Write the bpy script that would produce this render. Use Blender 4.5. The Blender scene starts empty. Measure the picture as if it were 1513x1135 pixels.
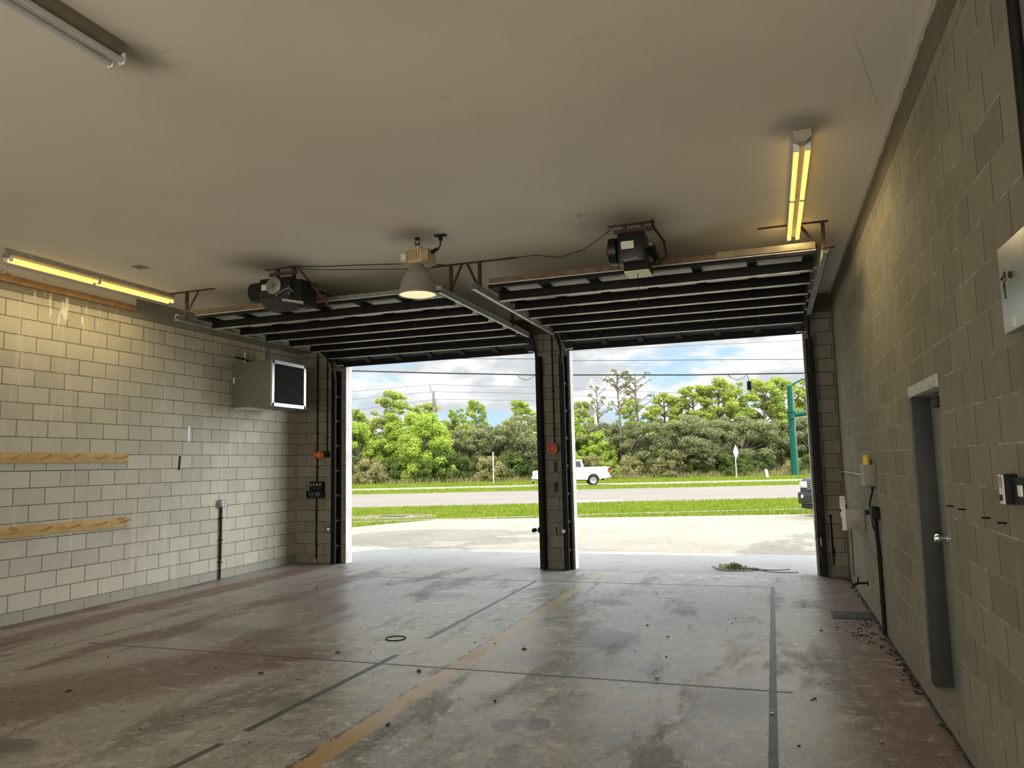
import bpy, bmesh, math, random
import numpy as np
from mathutils import Vector, Matrix, Euler
random.seed(7)
SC = bpy.context.scene
COL = SC.collection
PI = math.pi

# ------------------------------------------------------------------ camera
FPX = 1094.66
EYE = Vector((0, 0, 1.72))
RIGHT = Vector((0.94426261, 0.32845872, -0.02197723))
UP = Vector((0.05588294, -0.09414593, 0.99398875))
FWD = Vector((-0.32441521, 0.93981456, 0.10725371))
YAW = -0.3324
HF = Vector((math.sin(YAW), math.cos(YAW), 0))      # street runs square to this heading
HR = Vector((HF.y, -HF.x, 0))

def G(u, v, z=0.0):
    """street frame: u metres to the right along the road, v metres out from the bay"""
    return HR * u + HF * v + Vector((0, 0, z))

def at(x, y, v):
    """point seen at pixel (x, y), v metres out"""
    d = RIGHT * ((x - 756.5) / FPX) - UP * ((y - 567.5) / FPX) + FWD
    return EYE + d * (v / d.dot(HF))

cam = bpy.data.objects.new('camera', bpy.data.cameras.new('camera'))
COL.objects.link(cam)
cam.matrix_world = Matrix(((RIGHT.x, UP.x, -FWD.x, EYE.x), (RIGHT.y, UP.y, -FWD.y, EYE.y),
                           (RIGHT.z, UP.z, -FWD.z, EYE.z), (0, 0, 0, 1)))
cam.data.sensor_width = 36
cam.data.lens = FPX / 1513 * 36
cam.data.clip_start = 0.05
cam.data.clip_end = 600
SC.camera = cam

# ------------------------------------------------------------------ materials
class NT:
    def __init__(s, name):
        s.m = bpy.data.materials.new(name)
        s.m.use_nodes = True
        s.t = s.m.node_tree
        s.t.nodes.clear()
        s.out = s.n('ShaderNodeOutputMaterial')
    def n(s, typ, **kw):
        nd = s.t.nodes.new(typ)
        for k, v in kw.items():
            setattr(nd, k, v)
        return nd
    def put(s, sock, v):
        if v is None:
            return
        if hasattr(v, 'is_output') or hasattr(v, 'links'):
            s.t.links.new(v, sock)
        else:
            if isinstance(v, (tuple, list)) and len(v) == 3 and sock.type == 'RGBA':
                v = (*v, 1)
            sock.default_value = v
    def math(s, op, a, b=None, c=None, clamp=False):
        nd = s.n('ShaderNodeMath', operation=op)
        nd.use_clamp = clamp
        s.put(nd.inputs[0], a); s.put(nd.inputs[1], b); s.put(nd.inputs[2], c)
        return nd.outputs[0]
    def mul(s, *a):
        r = a[0]
        for b in a[1:]:
            r = s.math('MULTIPLY', r, b)
        return r
    def step(s, x, lo, hi):
        nd = s.n('ShaderNodeMapRange', interpolation_type='SMOOTHSTEP')
        s.put(nd.inputs[0], x); s.put(nd.inputs[1], lo); s.put(nd.inputs[2], hi)
        return nd.outputs[0]
    def band(s, x, a, b, w):
        """1 between a and b with soft edges w"""
        return s.mul(s.step(x, a - w, a + w), s.math('SUBTRACT', 1.0, s.step(x, b - w, b + w)))
    def pos(s):
        return s.n('ShaderNodeNewGeometry').outputs['Position']
    def obj(s):
        return s.n('ShaderNodeTexCoord').outputs['Object']
    def xyz(s, v):
        nd = s.n('ShaderNodeSeparateXYZ'); s.put(nd.inputs[0], v)
        return nd.outputs
    def comb(s, x, y, z=0.0):
        nd = s.n('ShaderNodeCombineXYZ')
        s.put(nd.inputs[0], x); s.put(nd.inputs[1], y); s.put(nd.inputs[2], z)
        return nd.outputs[0]
    def scale(s, v, sc, off=(0, 0, 0)):
        nd = s.n('ShaderNodeMapping')
        s.put(nd.inputs[0], v); nd.inputs['Scale'].default_value = sc; nd.inputs['Location'].default_value = off
        return nd.outputs[0]
    def noise(s, v, sc=5, det=4, rough=.55, dist=0):
        nd = s.n('ShaderNodeTexNoise')
        s.put(nd.inputs['Vector'], v); nd.inputs['Scale'].default_value = sc
        nd.inputs['Detail'].default_value = det; nd.inputs['Roughness'].default_value = rough
        nd.inputs['Distortion'].default_value = dist
        return nd.outputs[0]
    def mix(s, f, a, b, blend='MIX'):
        nd = s.n('ShaderNodeMix', data_type='RGBA', blend_type=blend)
        s.put(nd.inputs[0], f); s.put(nd.inputs[6], a); s.put(nd.inputs[7], b)
        return nd.outputs[2]
    def bump(s, h, strength=.3, dist=.01):
        nd = s.n('ShaderNodeBump')
        nd.inputs['Strength'].default_value = strength; nd.inputs['Distance'].default_value = dist
        s.put(nd.inputs['Height'], h)
        return nd.outputs[0]
    def bsdf(s, col, rough=.6, metal=0., normal=None, spec=None, emis=None, estr=0.):
        nd = s.n('ShaderNodeBsdfPrincipled')
        s.put(nd.inputs['Base Color'], col); s.put(nd.inputs['Roughness'], rough)
        s.put(nd.inputs['Metallic'], metal); s.put(nd.inputs['Normal'], normal)
        if spec is not None:
            s.put(nd.inputs['Specular IOR Level'], spec)
        if emis is not None:
            s.put(nd.inputs['Emission Color'], emis); nd.inputs['Emission Strength'].default_value = estr
        s.t.links.new(nd.outputs[0], s.out.inputs[0])
        return nd.outputs[0]

def simple(name, col, rough=.55, metal=0., col2=None, sc=9, bump=.0, emis=None, estr=0., spec=None):
    t = NT(name)
    v = t.obj()
    n = t.noise(v, sc, 5, .6)
    c2 = col2 or tuple(c * .72 for c in col)
    c = t.mix(t.step(n, .35, .7), col, c2)
    r = t.math('ADD', t.mul(t.math('SUBTRACT', n, .5), .25), rough, clamp=True)
    t.bsdf(c, r, metal, t.bump(n, bump, .004) if bump else None, spec, emis, estr)
    return t.m

MT = dict(
    galv=simple('galvanised steel', (.50, .50, .47), .42, .55, (.36, .36, .33), 14, .1),
    galvdull=simple('weathered galvanised steel', (.30, .30, .27), .5, .5, (.2, .2, .18), 14, .1),
    pan=simple('door panel enamel', (.62, .61, .55), .5, 0, (.5, .49, .43), 6),
    black=simple('black painted steel', (.008, .008, .0075), .6, 0, (.013, .012, .010), 12, spec=.18),
    blackgloss=simple('black machine enamel', (.008, .008, .009), .4, 0, (.013, .012, .012), 12, spec=.35),
    darkgrey=simple('dark grey door paint', (.040, .042, .039), .55, 0, (.03, .032, .03), 5, spec=.25),
    rust=simple('rusty steel angle', (.085, .040, .026), .8, 0, (.045, .025, .018), 25, .3),
    board=simple('bare pine', (.52, .36, .14), .7, 0, (.42, .27, .09), 7, .1),
    boardold=simple('old brown timber', (.22, .15, .085), .8, 0, (.13, .09, .055), 8, .2),
    boardpale=simple('greyed pine', (.30, .245, .15), .75, 0, (.22, .18, .11), 8, .15),
    boardred=simple('orange brown timber', (.50, .28, .125), .8, 0, (.36, .19, .08), 8, .2),
    cream=simple('cream enamel', (.52, .42, .24), .5, 0, (.42, .33, .18), 11),
    reflector=simple('spun grey reflector', (.33, .315, .27), .4, .35, (.26, .25, .21), 6),
    heater=simple('grey green heater enamel', (.15, .155, .13), .5, 0, (.13, .135, .112), 4),
    fixture=simple('white fixture enamel aged', (.42, .39, .31), .5, 0, (.33, .30, .23), 8),
    fixtureold=simple('brownish fixture enamel', (.24, .20, .14), .5, 0, (.18, .15, .10), 8),
    white=simple('white plastic', (.75, .75, .72), .45, 0, (.66, .66, .63), 8),
    offtube=simple('unlit tube glass', (.62, .62, .60), .25, 0, (.56, .56, .54), 6),
    beige=simple('beige box enamel', (.19, .188, .15), .5, 0, (.15, .148, .12), 6),
    yellow=simple('yellow plastic', (.65, .52, .03), .4, 0, (.5, .4, .02), 6),
    orange=simple('orange plastic lens', (.75, .22, .03), .35, 0, (.6, .15, .02), 8),
    redorange=simple('red orange plastic lens', (.5, .10, .035), .4, 0, (.38, .07, .025), 8),
    grey=simple('grey box enamel', (.28, .28, .26), .5, 0, (.2, .2, .18), 8),
    chrome=simple('chrome', (.7, .7, .7), .18, 1., (.6, .6, .6), 5),
    steelplate=simple('stainless plate', (.52, .53, .51), .38, .5, (.46, .47, .45), 3),
    brass=simple('aged brass key', (.035, .028, .018), .5, .2, (.02, .016, .011), 20, spec=.2),
    tape=simple('dark grey duct tape', (.085, .09, .095), .5, 0, (.06, .063, .066), 12),
    ink=simple('marker ink', (.03, .02, .012), .7),
    label=simple('paper label', (.72, .70, .60), .6, 0, (.62, .60, .5), 9),
    greenlens=simple('greenish lamp lens', (.62, .70, .38), .4, 0, (.55, .64, .32), 4),
    leafdry=simple('dry leaf', (.05, .035, .022), .8, 0, (.025, .018, .012), 30),
    gravel=simple('dark grit', (.03, .027, .024), .85, 0, (.015, .014, .013), 40),
    drain=simple('cast iron grate', (.05, .045, .043), .6, .3, (.03, .028, .027), 20),
    teal=simple('teal painted steel', (.004, .088, .062), .45, 0, (.004, .075, .052), 2, spec=.3),
    pole=simple('weathered pole timber', (.26, .24, .21), .85, 0, (.18, .165, .145), 2),
    concpole=simple('pale concrete pole', (.55, .54, .5), .8, 0, (.45, .44, .4), 2),
    bark=simple('grey brown bark', (.20, .17, .135), .9, 0, (.12, .1, .08), 3, .3),
    signwhite=simple('white sign sheet', (.8, .8, .8), .5, 0, (.74, .74, .74), 2),
    carwhite=simple('white car paint', (.78, .79, .80), .25, 0, (.76, .77, .78), 2),
    carblack=simple('black car paint', (.018, .020, .026), .18, 0, (.016, .018, .024), 2),
    glass=simple('dark car glass', (.02, .025, .03), .08, 0, (.018, .022, .027), 2),
    tyre=simple('tyre rubber', (.015, .015, .015), .8),
    rim=simple('alloy wheel', (.55, .55, .56), .3, .7, (.45, .45, .46), 4),
    red=simple('red lamp lens', (.55, .015, .02), .3),
    lamp=simple('clear lamp lens', (.7, .72, .74), .15),
    amber=simple('amber lamp lens', (.65, .2, .06), .3),
    wire=simple('black cable', (.02, .02, .02), .6),
    wiregrey=simple('grey cable', (.16, .16, .16), .6),
    fence=simple('silvery brown fence timber', (.40, .28, .20), .85, 0, (.28, .2, .15), 3),
    slot=simple('dark cavity', (.004, .004, .004), .8),
    whitepaint=simple('white road paint', (.78, .78, .74), .7, 0, (.62, .62, .58), 3),
    kerb=simple('pale kerb concrete', (.34, .33, .28), .8, 0, (.26, .25, .21), 3),
)

def emit(name, col, st):
    t = NT(name)
    e = t.n('ShaderNodeEmission'); t.put(e.inputs[0], col); e.inputs[1].default_value = st
    t.t.links.new(e.outputs[0], t.out.inputs[0])
    return t.m
MT['tube'] = emit('lit fluorescent tube', (1.0, .62, .14), 1.9)
MT['lens'] = emit('lit lamp glass', (1.0, .90, .52), 1.0)

def block_mat(name, axis, phase, base, base2, mortar, beam, tops=None, mort_bed=None, foot=.137):
    """running bond concrete block, 0.4064 x 0.2032 m"""
    t = NT(name)
    p = t.obj(); x, y, z = t.xyz(p)
    h = (x, y)[axis]
    v = t.comb(t.math('SUBTRACT', h, phase), t.math('SUBTRACT', z, .137))
    br = t.n('ShaderNodeTexBrick')
    br.offset = .5; br.offset_frequency = 2
    t.put(br.inputs['Vector'], v)
    br.inputs['Scale'].default_value = 1.0
    br.inputs['Brick Width'].default_value = .4064
    br.inputs['Row Height'].default_value = .2032
    br.inputs['Mortar Size'].default_value = .0065
    br.inputs['Mortar Smooth'].default_value = .3
    br.inputs['Bias'].default_value = -.1
    br.inputs['Color1'].default_value = (*base, 1)
    br.inputs['Color2'].default_value = (*base2, 1)
    br.inputs['Mortar'].default_value = (*mortar, 1)
    n1 = t.noise(p, 1.3, 5, .6)
    n2 = t.noise(p, 55, 3, .6)
    n3 = t.noise(t.scale(p, (9, 9, 1.1)), 1.0, 4, .6)          # vertical run marks
    c = t.mix(t.mul(t.step(n1, .4, .75), .35), br.outputs['Color'], tuple(b * .62 for b in base))
    c = t.mix(t.mul(t.step(n3, .52, .75), .28), c, tuple(min(1, b * 1.45) for b in base))
    c = t.mix(t.mul(t.step(n2, .45, .8), .25), c, tuple(b * .6 for b in base))
    if mort_bed:
        zz = t.math('FRACT', t.math('DIVIDE', t.math('SUBTRACT', z, .137 - 2.032 - .006), .2032))
        bed = t.math('LESS_THAN', zz, .055)
        nb = t.noise(p, 10, 4, .7)
        c = t.mix(t.mul(bed, t.math('ADD', .45, t.mul(t.step(nb, .45, .62), .5))), c, mort_bed)
    # poured bond beam on top, grey footing course at the bottom
    nb2 = t.noise(p, 2.2, 5, .65)
    beamc = t.mix(nb2, beam, tuple(b * .55 for b in beam))
    isbeam = t.math('GREATER_THAN', z, 3.897)
    c = t.mix(isbeam, c, beamc)
    low = t.math('LESS_THAN', z, t.math('ADD', foot, t.mul(t.math('SUBTRACT', n1, .5), .02)))
    c = t.mix(t.mul(low, .5), c, t.mix(nb2, (.26, .25, .21), (.13, .125, .108)))
    half = t.band(z, 3.795, 3.801, .003)
    c = t.mix(half, c, mortar)
    c = t.mix(t.band(z, 3.893, 3.901, .003), c, tuple(m * .5 for m in mortar))
    if tops:
        c = tops(t, p, x, y, z, c)
    keep = t.mul(t.math('SUBTRACT', 1.0, isbeam), t.math('GREATER_THAN', z, .137))
    ht = t.math('SUBTRACT', t.mul(n2, .3), t.mul(br.outputs['Fac'], keep))
    t.bsdf(c, .9, 0, t.bump(ht, .55, .006), .25)
    return t.m

def left_top(t, p, x, y, z, c):
    n = t.noise(p, 5, 5, .7); nf = t.noise(t.scale(p, (1, 9, 1.2)), 1.6, 4, .65)
    upper = t.mul(t.step(t.math('ADD', z, t.mul(t.math('SUBTRACT', n, .5), .12)), 4.06, 4.075), t.math('LESS_THAN', y, 8.05))
    c = t.mix(t.mul(upper, t.step(n, .3, .42)), c, (.72, .67, .55))
    drip = t.mul(t.band(z, 3.60, 3.96, .1), t.band(y, 6.5, 7.75, .06), t.step(nf, .575, .60))
    return t.mix(drip, c, (.78, .75, .66))

def right_top(t, p, x, y, z, c):
    n = t.noise(p, 9, 5, .7)
    m = t.step(t.math('ADD', z, t.mul(t.math('SUBTRACT', n, .5), .10)), 4.115, 4.125)
    return t.mix(m, c, (.42, .40, .33))

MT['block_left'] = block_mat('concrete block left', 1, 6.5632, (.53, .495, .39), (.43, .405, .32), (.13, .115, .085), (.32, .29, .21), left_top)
MT['block_right'] = block_mat('concrete block right', 1, 4.01, (.265, .242, .18), (.20, .18, .132), (.085, .073, .05), (.19, .168, .115), right_top, (.40, .38, .31), .172)  # same block in darker, browner colour, standing for weaker light on this wall
MT['block_front'] = block_mat('concrete block front', 0, -8.0, (.25, .232, .18), (.19, .175, .135), (.07, .062, .048), (.15, .135, .09))  # same block again, backlit shade of the front wall put into the colour
MT['stucco'] = simple('white stucco', (.66, .66, .62), .85, 0, (.52, .52, .48), 3, .15)

def ceiling_mat():
    t = NT('painted ceiling slab')
    p = t.obj(); x, y, z = t.xyz(p)
    n1 = t.noise(p, .45, 4, .5); n2 = t.noise(t.scale(p, (1.2, 6, 1)), 1.2, 5, .65); n3 = t.noise(p, 3.5, 6, .7)
    c = t.mix(t.step(n1, .35, .65), (.80, .75, .635), (.73, .68, .57))
    c = t.mix(t.mul(t.step(n2, .63, .74), t.step(n3, .5, .6), .5), c, (.26, .23, .175))
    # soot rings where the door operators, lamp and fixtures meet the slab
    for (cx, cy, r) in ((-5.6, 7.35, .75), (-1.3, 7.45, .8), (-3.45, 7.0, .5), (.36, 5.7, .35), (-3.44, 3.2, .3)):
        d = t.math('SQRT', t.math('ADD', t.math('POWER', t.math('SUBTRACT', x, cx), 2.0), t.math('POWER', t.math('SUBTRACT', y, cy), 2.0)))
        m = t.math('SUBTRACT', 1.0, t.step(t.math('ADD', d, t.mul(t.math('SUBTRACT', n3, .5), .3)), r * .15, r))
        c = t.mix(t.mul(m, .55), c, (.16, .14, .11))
    # hairline cracks
    vo = t.n('ShaderNodeTexVoronoi', feature='DISTANCE_TO_EDGE')
    t.put(vo.inputs['Vector'], t.scale(p, (.5, .35, .5))); vo.inputs['Scale'].default_value = .9
    cr = t.mul(t.math('LESS_THAN', vo.outputs['Distance'], .0012), t.step(n1, .5, .6))
    c = t.mix(t.mul(cr, .5), c, (.22, .19, .15))
    t.bsdf(c, .75, 0, t.bump(n3, .12, .01), .3)
    return t.m
MT['ceiling'] = ceiling_mat()

def floor_mat():
    t = NT('worn painted concrete floor')
    p = t.obj(); x, y, z = t.xyz(p)
    n1 = t.noise(p, .8, 6, .62); n2 = t.noise(t.scale(p, (1.0, 1.7, 1)), 2.6, 9, .74, .8); n3 = t.noise(p, 14, 5, .7)
    n4 = t.noise(t.scale(p, (2.0, .6, 1), (3, 1, 0)), .9, 6, .65, .4)
    c = t.mix(t.step(n1, .35, .7), (.33, .315, .28), (.22, .21, .19))
    c = t.mix(t.mul(t.step(n2, .48, .66), .75), c, (.50, .49, .45))
    dark = t.step(n4, .50, .64)
    c = t.mix(t.mul(dark, .72), c, (.11, .105, .095))
    # oxide red paint that survives along both sides and in the left bay
    wob = t.mul(t.math('SUBTRACT', n2, .5), 1.1)
    xw = t.math('ADD', x, wob); yw = t.math('ADD', y, wob)
    red = t.mul(t.step(xw, .22, .62), .8)
    red = t.math('MAXIMUM', red, t.mul(t.band(t.math('ADD', x, t.mul(wob, .25)), -7.88, -7.42, .06), .95))
    diag = t.math('ADD', x, t.mul(t.math('SUBTRACT', y, 4.6), -.55))
    red = t.math('MAXIMUM', red, t.mul(t.band(t.math('ADD', diag, wob), -6.0, -4.75, .22), t.math('SUBTRACT', 1.0, t.step(yw, 5.9, 6.6)), .95))
    red = t.math('MAXIMUM', red, t.mul(t.step(n4, .47, .6), t.math('SUBTRACT', 1.0, t.step(xw, -5.0, -3.8)), .55))
    red = t.mul(red, t.math('SUBTRACT', 1.0, t.mul(t.step(n3, .52, .68), .7)), t.math('SUBTRACT', 1.0, t.mul(t.step(n2, .55, .65), .5)))
    c = t.mix(red, c, t.mix(n2, (.115, .052, .040), (.175, .095, .078)))
    n5 = t.noise(t.scale(p, (1.4, 1, 1)), 7.5, 9, .75, .5)
    thin = t.math('SUBTRACT', 1.0, t.mul(red, .85))
    n6 = t.noise(p, 34, 5, .75)
    c = t.mix(t.mul(t.step(n6, .50, .66), thin, .5), c, (.52, .51, .475))
    c = t.mix(t.mul(t.math('SUBTRACT', 1.0, t.step(n6, .34, .46)), .45), c, (.11, .10, .09))
    c = t.mix(t.mul(t.step(n5, .53, .64), thin, .8), c, (.56, .55, .51))
    c = t.mix(t.mul(t.math('SUBTRACT', 1.0, t.step(n5, .36, .46)), .7), c, (.10, .093, .082))
    c = t.mix(t.mul(t.math('SUBTRACT', 1.0, t.step(xw, -5.2, -3.2)), .38), c, (.15, .098, .075))
    # oil marks
    for (cx, cy, rx, ry, a) in ((-1.95, 9.2, .35, .3, .8), (-1.6, 7.35, .35, .55, .75), (-4.75, 3.6, .3, .2, .8), (-5.7, 6.7, .7, .35, .5),
                                (-.35, 5.7, .4, .5, .5), (-1.75, 6.4, .8, .5, .4), (-4.3, 9.2, .5, .3, .5), (-3.4, 4.9, .3, .4, .3)):
        d = t.math('SQRT', t.math('ADD', t.math('POWER', t.math('DIVIDE', t.math('SUBTRACT', x, cx), rx), 2.0),
                                  t.math('POWER', t.math('DIVIDE', t.math('SUBTRACT', y, cy), ry), 2.0)))
        m = t.math('SUBTRACT', 1.0, t.step(t.math('ADD', d, t.mul(t.math('SUBTRACT', n2, .5), 2.2)), .35, 1.1))
        c = t.mix(t.mul(m, a), c, (.055, .05, .043))
    # two bare patches where the topping lifted
    for (cx, cy, r) in ((-1.77, 4.81, .085), (-1.56, 4.89, .08)):
        d = t.math('SQRT', t.math('ADD', t.math('POWER', t.math('SUBTRACT', x, cx), 2.0), t.math('POWER', t.math('MULTIPLY', t.math('SUBTRACT', y, cy), .7), 2.0)))
        m = t.math('LESS_THAN', t.math('ADD', d, t.mul(t.math('SUBTRACT', n3, .5), .1)), r)
        c = t.mix(m, c, (.15, .13, .115))
    # yellow lane stripe with chipped left edge, thin brown stripe near the left wall
    e = t.mul(t.math('SUBTRACT', n3, .5), .10)
    xs = t.math('SUBTRACT', x, t.mul(t.math('SUBTRACT', y, 3.84), .0045))
    st = t.mul(t.band(t.math('ADD', xs, e), -2.745, -2.565, .008), t.step(t.math('ADD', n3, t.mul(n1, .4)), .38, .5))
    fade = t.step(y, 4.0, 9.5)
    c = t.mix(st, c, t.mix(fade, (.42, .28, .11), (.36, .31, .20)))
    dk = t.mul(t.band(t.math('ADD', xs, e), -2.755, -2.725, .006), t.step(n2, .45, .52))
    c = t.mix(t.mul(dk, .8), c, (.06, .05, .045))
    st2 = t.mul(t.band(x, -6.86, -6.80, .008), t.step(n2, .2, .4))
    c = t.mix(t.mul(st2, .85), c, t.mix(t.step(y, 8.0, 11.0), (.15, .085, .045), (.34, .27, .17)))
    # grime towards the walls
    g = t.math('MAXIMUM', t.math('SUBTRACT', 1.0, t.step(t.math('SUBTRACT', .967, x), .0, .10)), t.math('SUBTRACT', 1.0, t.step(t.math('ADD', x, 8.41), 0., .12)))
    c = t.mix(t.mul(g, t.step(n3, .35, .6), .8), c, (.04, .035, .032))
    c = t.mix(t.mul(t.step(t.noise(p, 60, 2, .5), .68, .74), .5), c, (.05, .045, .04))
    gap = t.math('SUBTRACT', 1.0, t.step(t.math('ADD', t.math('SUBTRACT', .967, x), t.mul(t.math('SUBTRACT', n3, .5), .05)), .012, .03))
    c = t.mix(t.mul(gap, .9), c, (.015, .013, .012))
    r = t.math('ADD', .10, t.math('ADD', t.mul(n2, .35), t.mul(n5, .18)))
    r = t.math('ADD', r, t.math('ADD', t.mul(red, .1), t.mul(dark, .16)), clamp=True)
    ht = t.math('ADD', t.mul(n3, .35), n2)
    t.bsdf(c, r, 0, t.bump(ht, .08, .010), .5)
    return t.m
MT['floor'] = floor_mat()

def ground_mat(name, c1, c2, c3, sc, bump=.4, rough=.9, streak=None):
    t = NT(name)
    p = t.obj()
    n1 = t.noise(p, sc * .12, 5, .6); n2 = t.noise(p, sc, 5, .7); n3 = t.noise(p, sc * 6, 3, .6)
    c = t.mix(t.step(n1, .35, .68), c1, c2)
    c = t.mix(t.mul(t.step(n2, .5, .72), .7), c, c3)
    if streak:
        ns = t.noise(t.scale(p, streak), 1., 4, .6)
        c = t.mix(t.mul(t.step(ns, .5, .68), .6), c, c3)
    t.bsdf(c, rough, 0, t.bump(t.math('ADD', n2, n3), bump, .02), .2)
    return t.m
MT['apron'] = ground_mat('concrete apron', (.345, .345, .335), (.30, .30, .29), (.24, .24, .23), 3, .15)
MT['lot'] = ground_mat('pale worn asphalt', (.285, .268, .225), (.24, .225, .19), (.16, .148, .125), 5, .8)
MT['road'] = ground_mat('sun bleached road', (.20, .18, .158), (.18, .163, .145), (.14, .13, .115), 2, .2, .85, (.05, .7, .1))
MT['farroad'] = ground_mat('pale far road', (.24, .23, .185), (.215, .205, .165), (.16, .16, .12), 2, .2)
MT['lawn'] = ground_mat('lawn soil and turf', (.105, .15, .017), (.13, .165, .026), (.075, .11, .015), 6, .6)
MT['soil'] = ground_mat('bare sandy soil', (.19, .145, .095), (.15, .115, .075), (.11, .11, .05), 6, .5)

def leaf_mat(name, c1, c2, c3):
    t = NT(name)
    p = t.pos()
    n1 = t.noise(p, .55, 3, .6); n2 = t.noise(p, 2.6, 2, .6)
    c = t.mix(t.step(n1, .38, .62), c1, c2)
    c = t.mix(t.mul(t.step(n2, .52, .66), .7), c, c3)
    d = t.n('ShaderNodeBsdfDiffuse'); t.put(d.inputs[0], c)
    tr = t.n('ShaderNodeBsdfTranslucent'); t.put(tr.inputs[0], c)
    mx = t.n('ShaderNodeMixShader'); mx.inputs[0].default_value = .33
    t.t.links.new(d.outputs[0], mx.inputs[1]); t.t.links.new(tr.outputs[0], mx.inputs[2])
    t.t.links.new(mx.outputs[0], t.out.inputs[0])
    return t.m
MT['leaf_pine'] = leaf_mat('pine needles', (.31, .39, .085), (.42, .48, .11), (.19, .27, .06))
MT['leaf_lime'] = leaf_mat('lime green foliage', (.33, .44, .075), (.42, .52, .10), (.20, .30, .05))
MT['leaf_oak'] = leaf_mat('grey green oak foliage', (.22, .25, .115), (.29, .30, .155), (.13, .16, .065))
MT['leaf_dark'] = leaf_mat('dark green foliage', (.11, .16, .05), (.15, .20, .06), (.075, .11, .035))
MT['leaf_dry'] = leaf_mat('dry brownish shrub foliage', (.30, .29, .12), (.36, .31, .16), (.20, .21, .08))
MT['leaf_palm'] = leaf_mat('yellow green palmetto fronds', (.36, .38, .11), (.30, .35, .1), (.22, .26, .07))
MT['blade'] = leaf_mat('grass blades', (.185, .255, .025), (.22, .275, .04), (.14, .195, .02))

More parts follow.
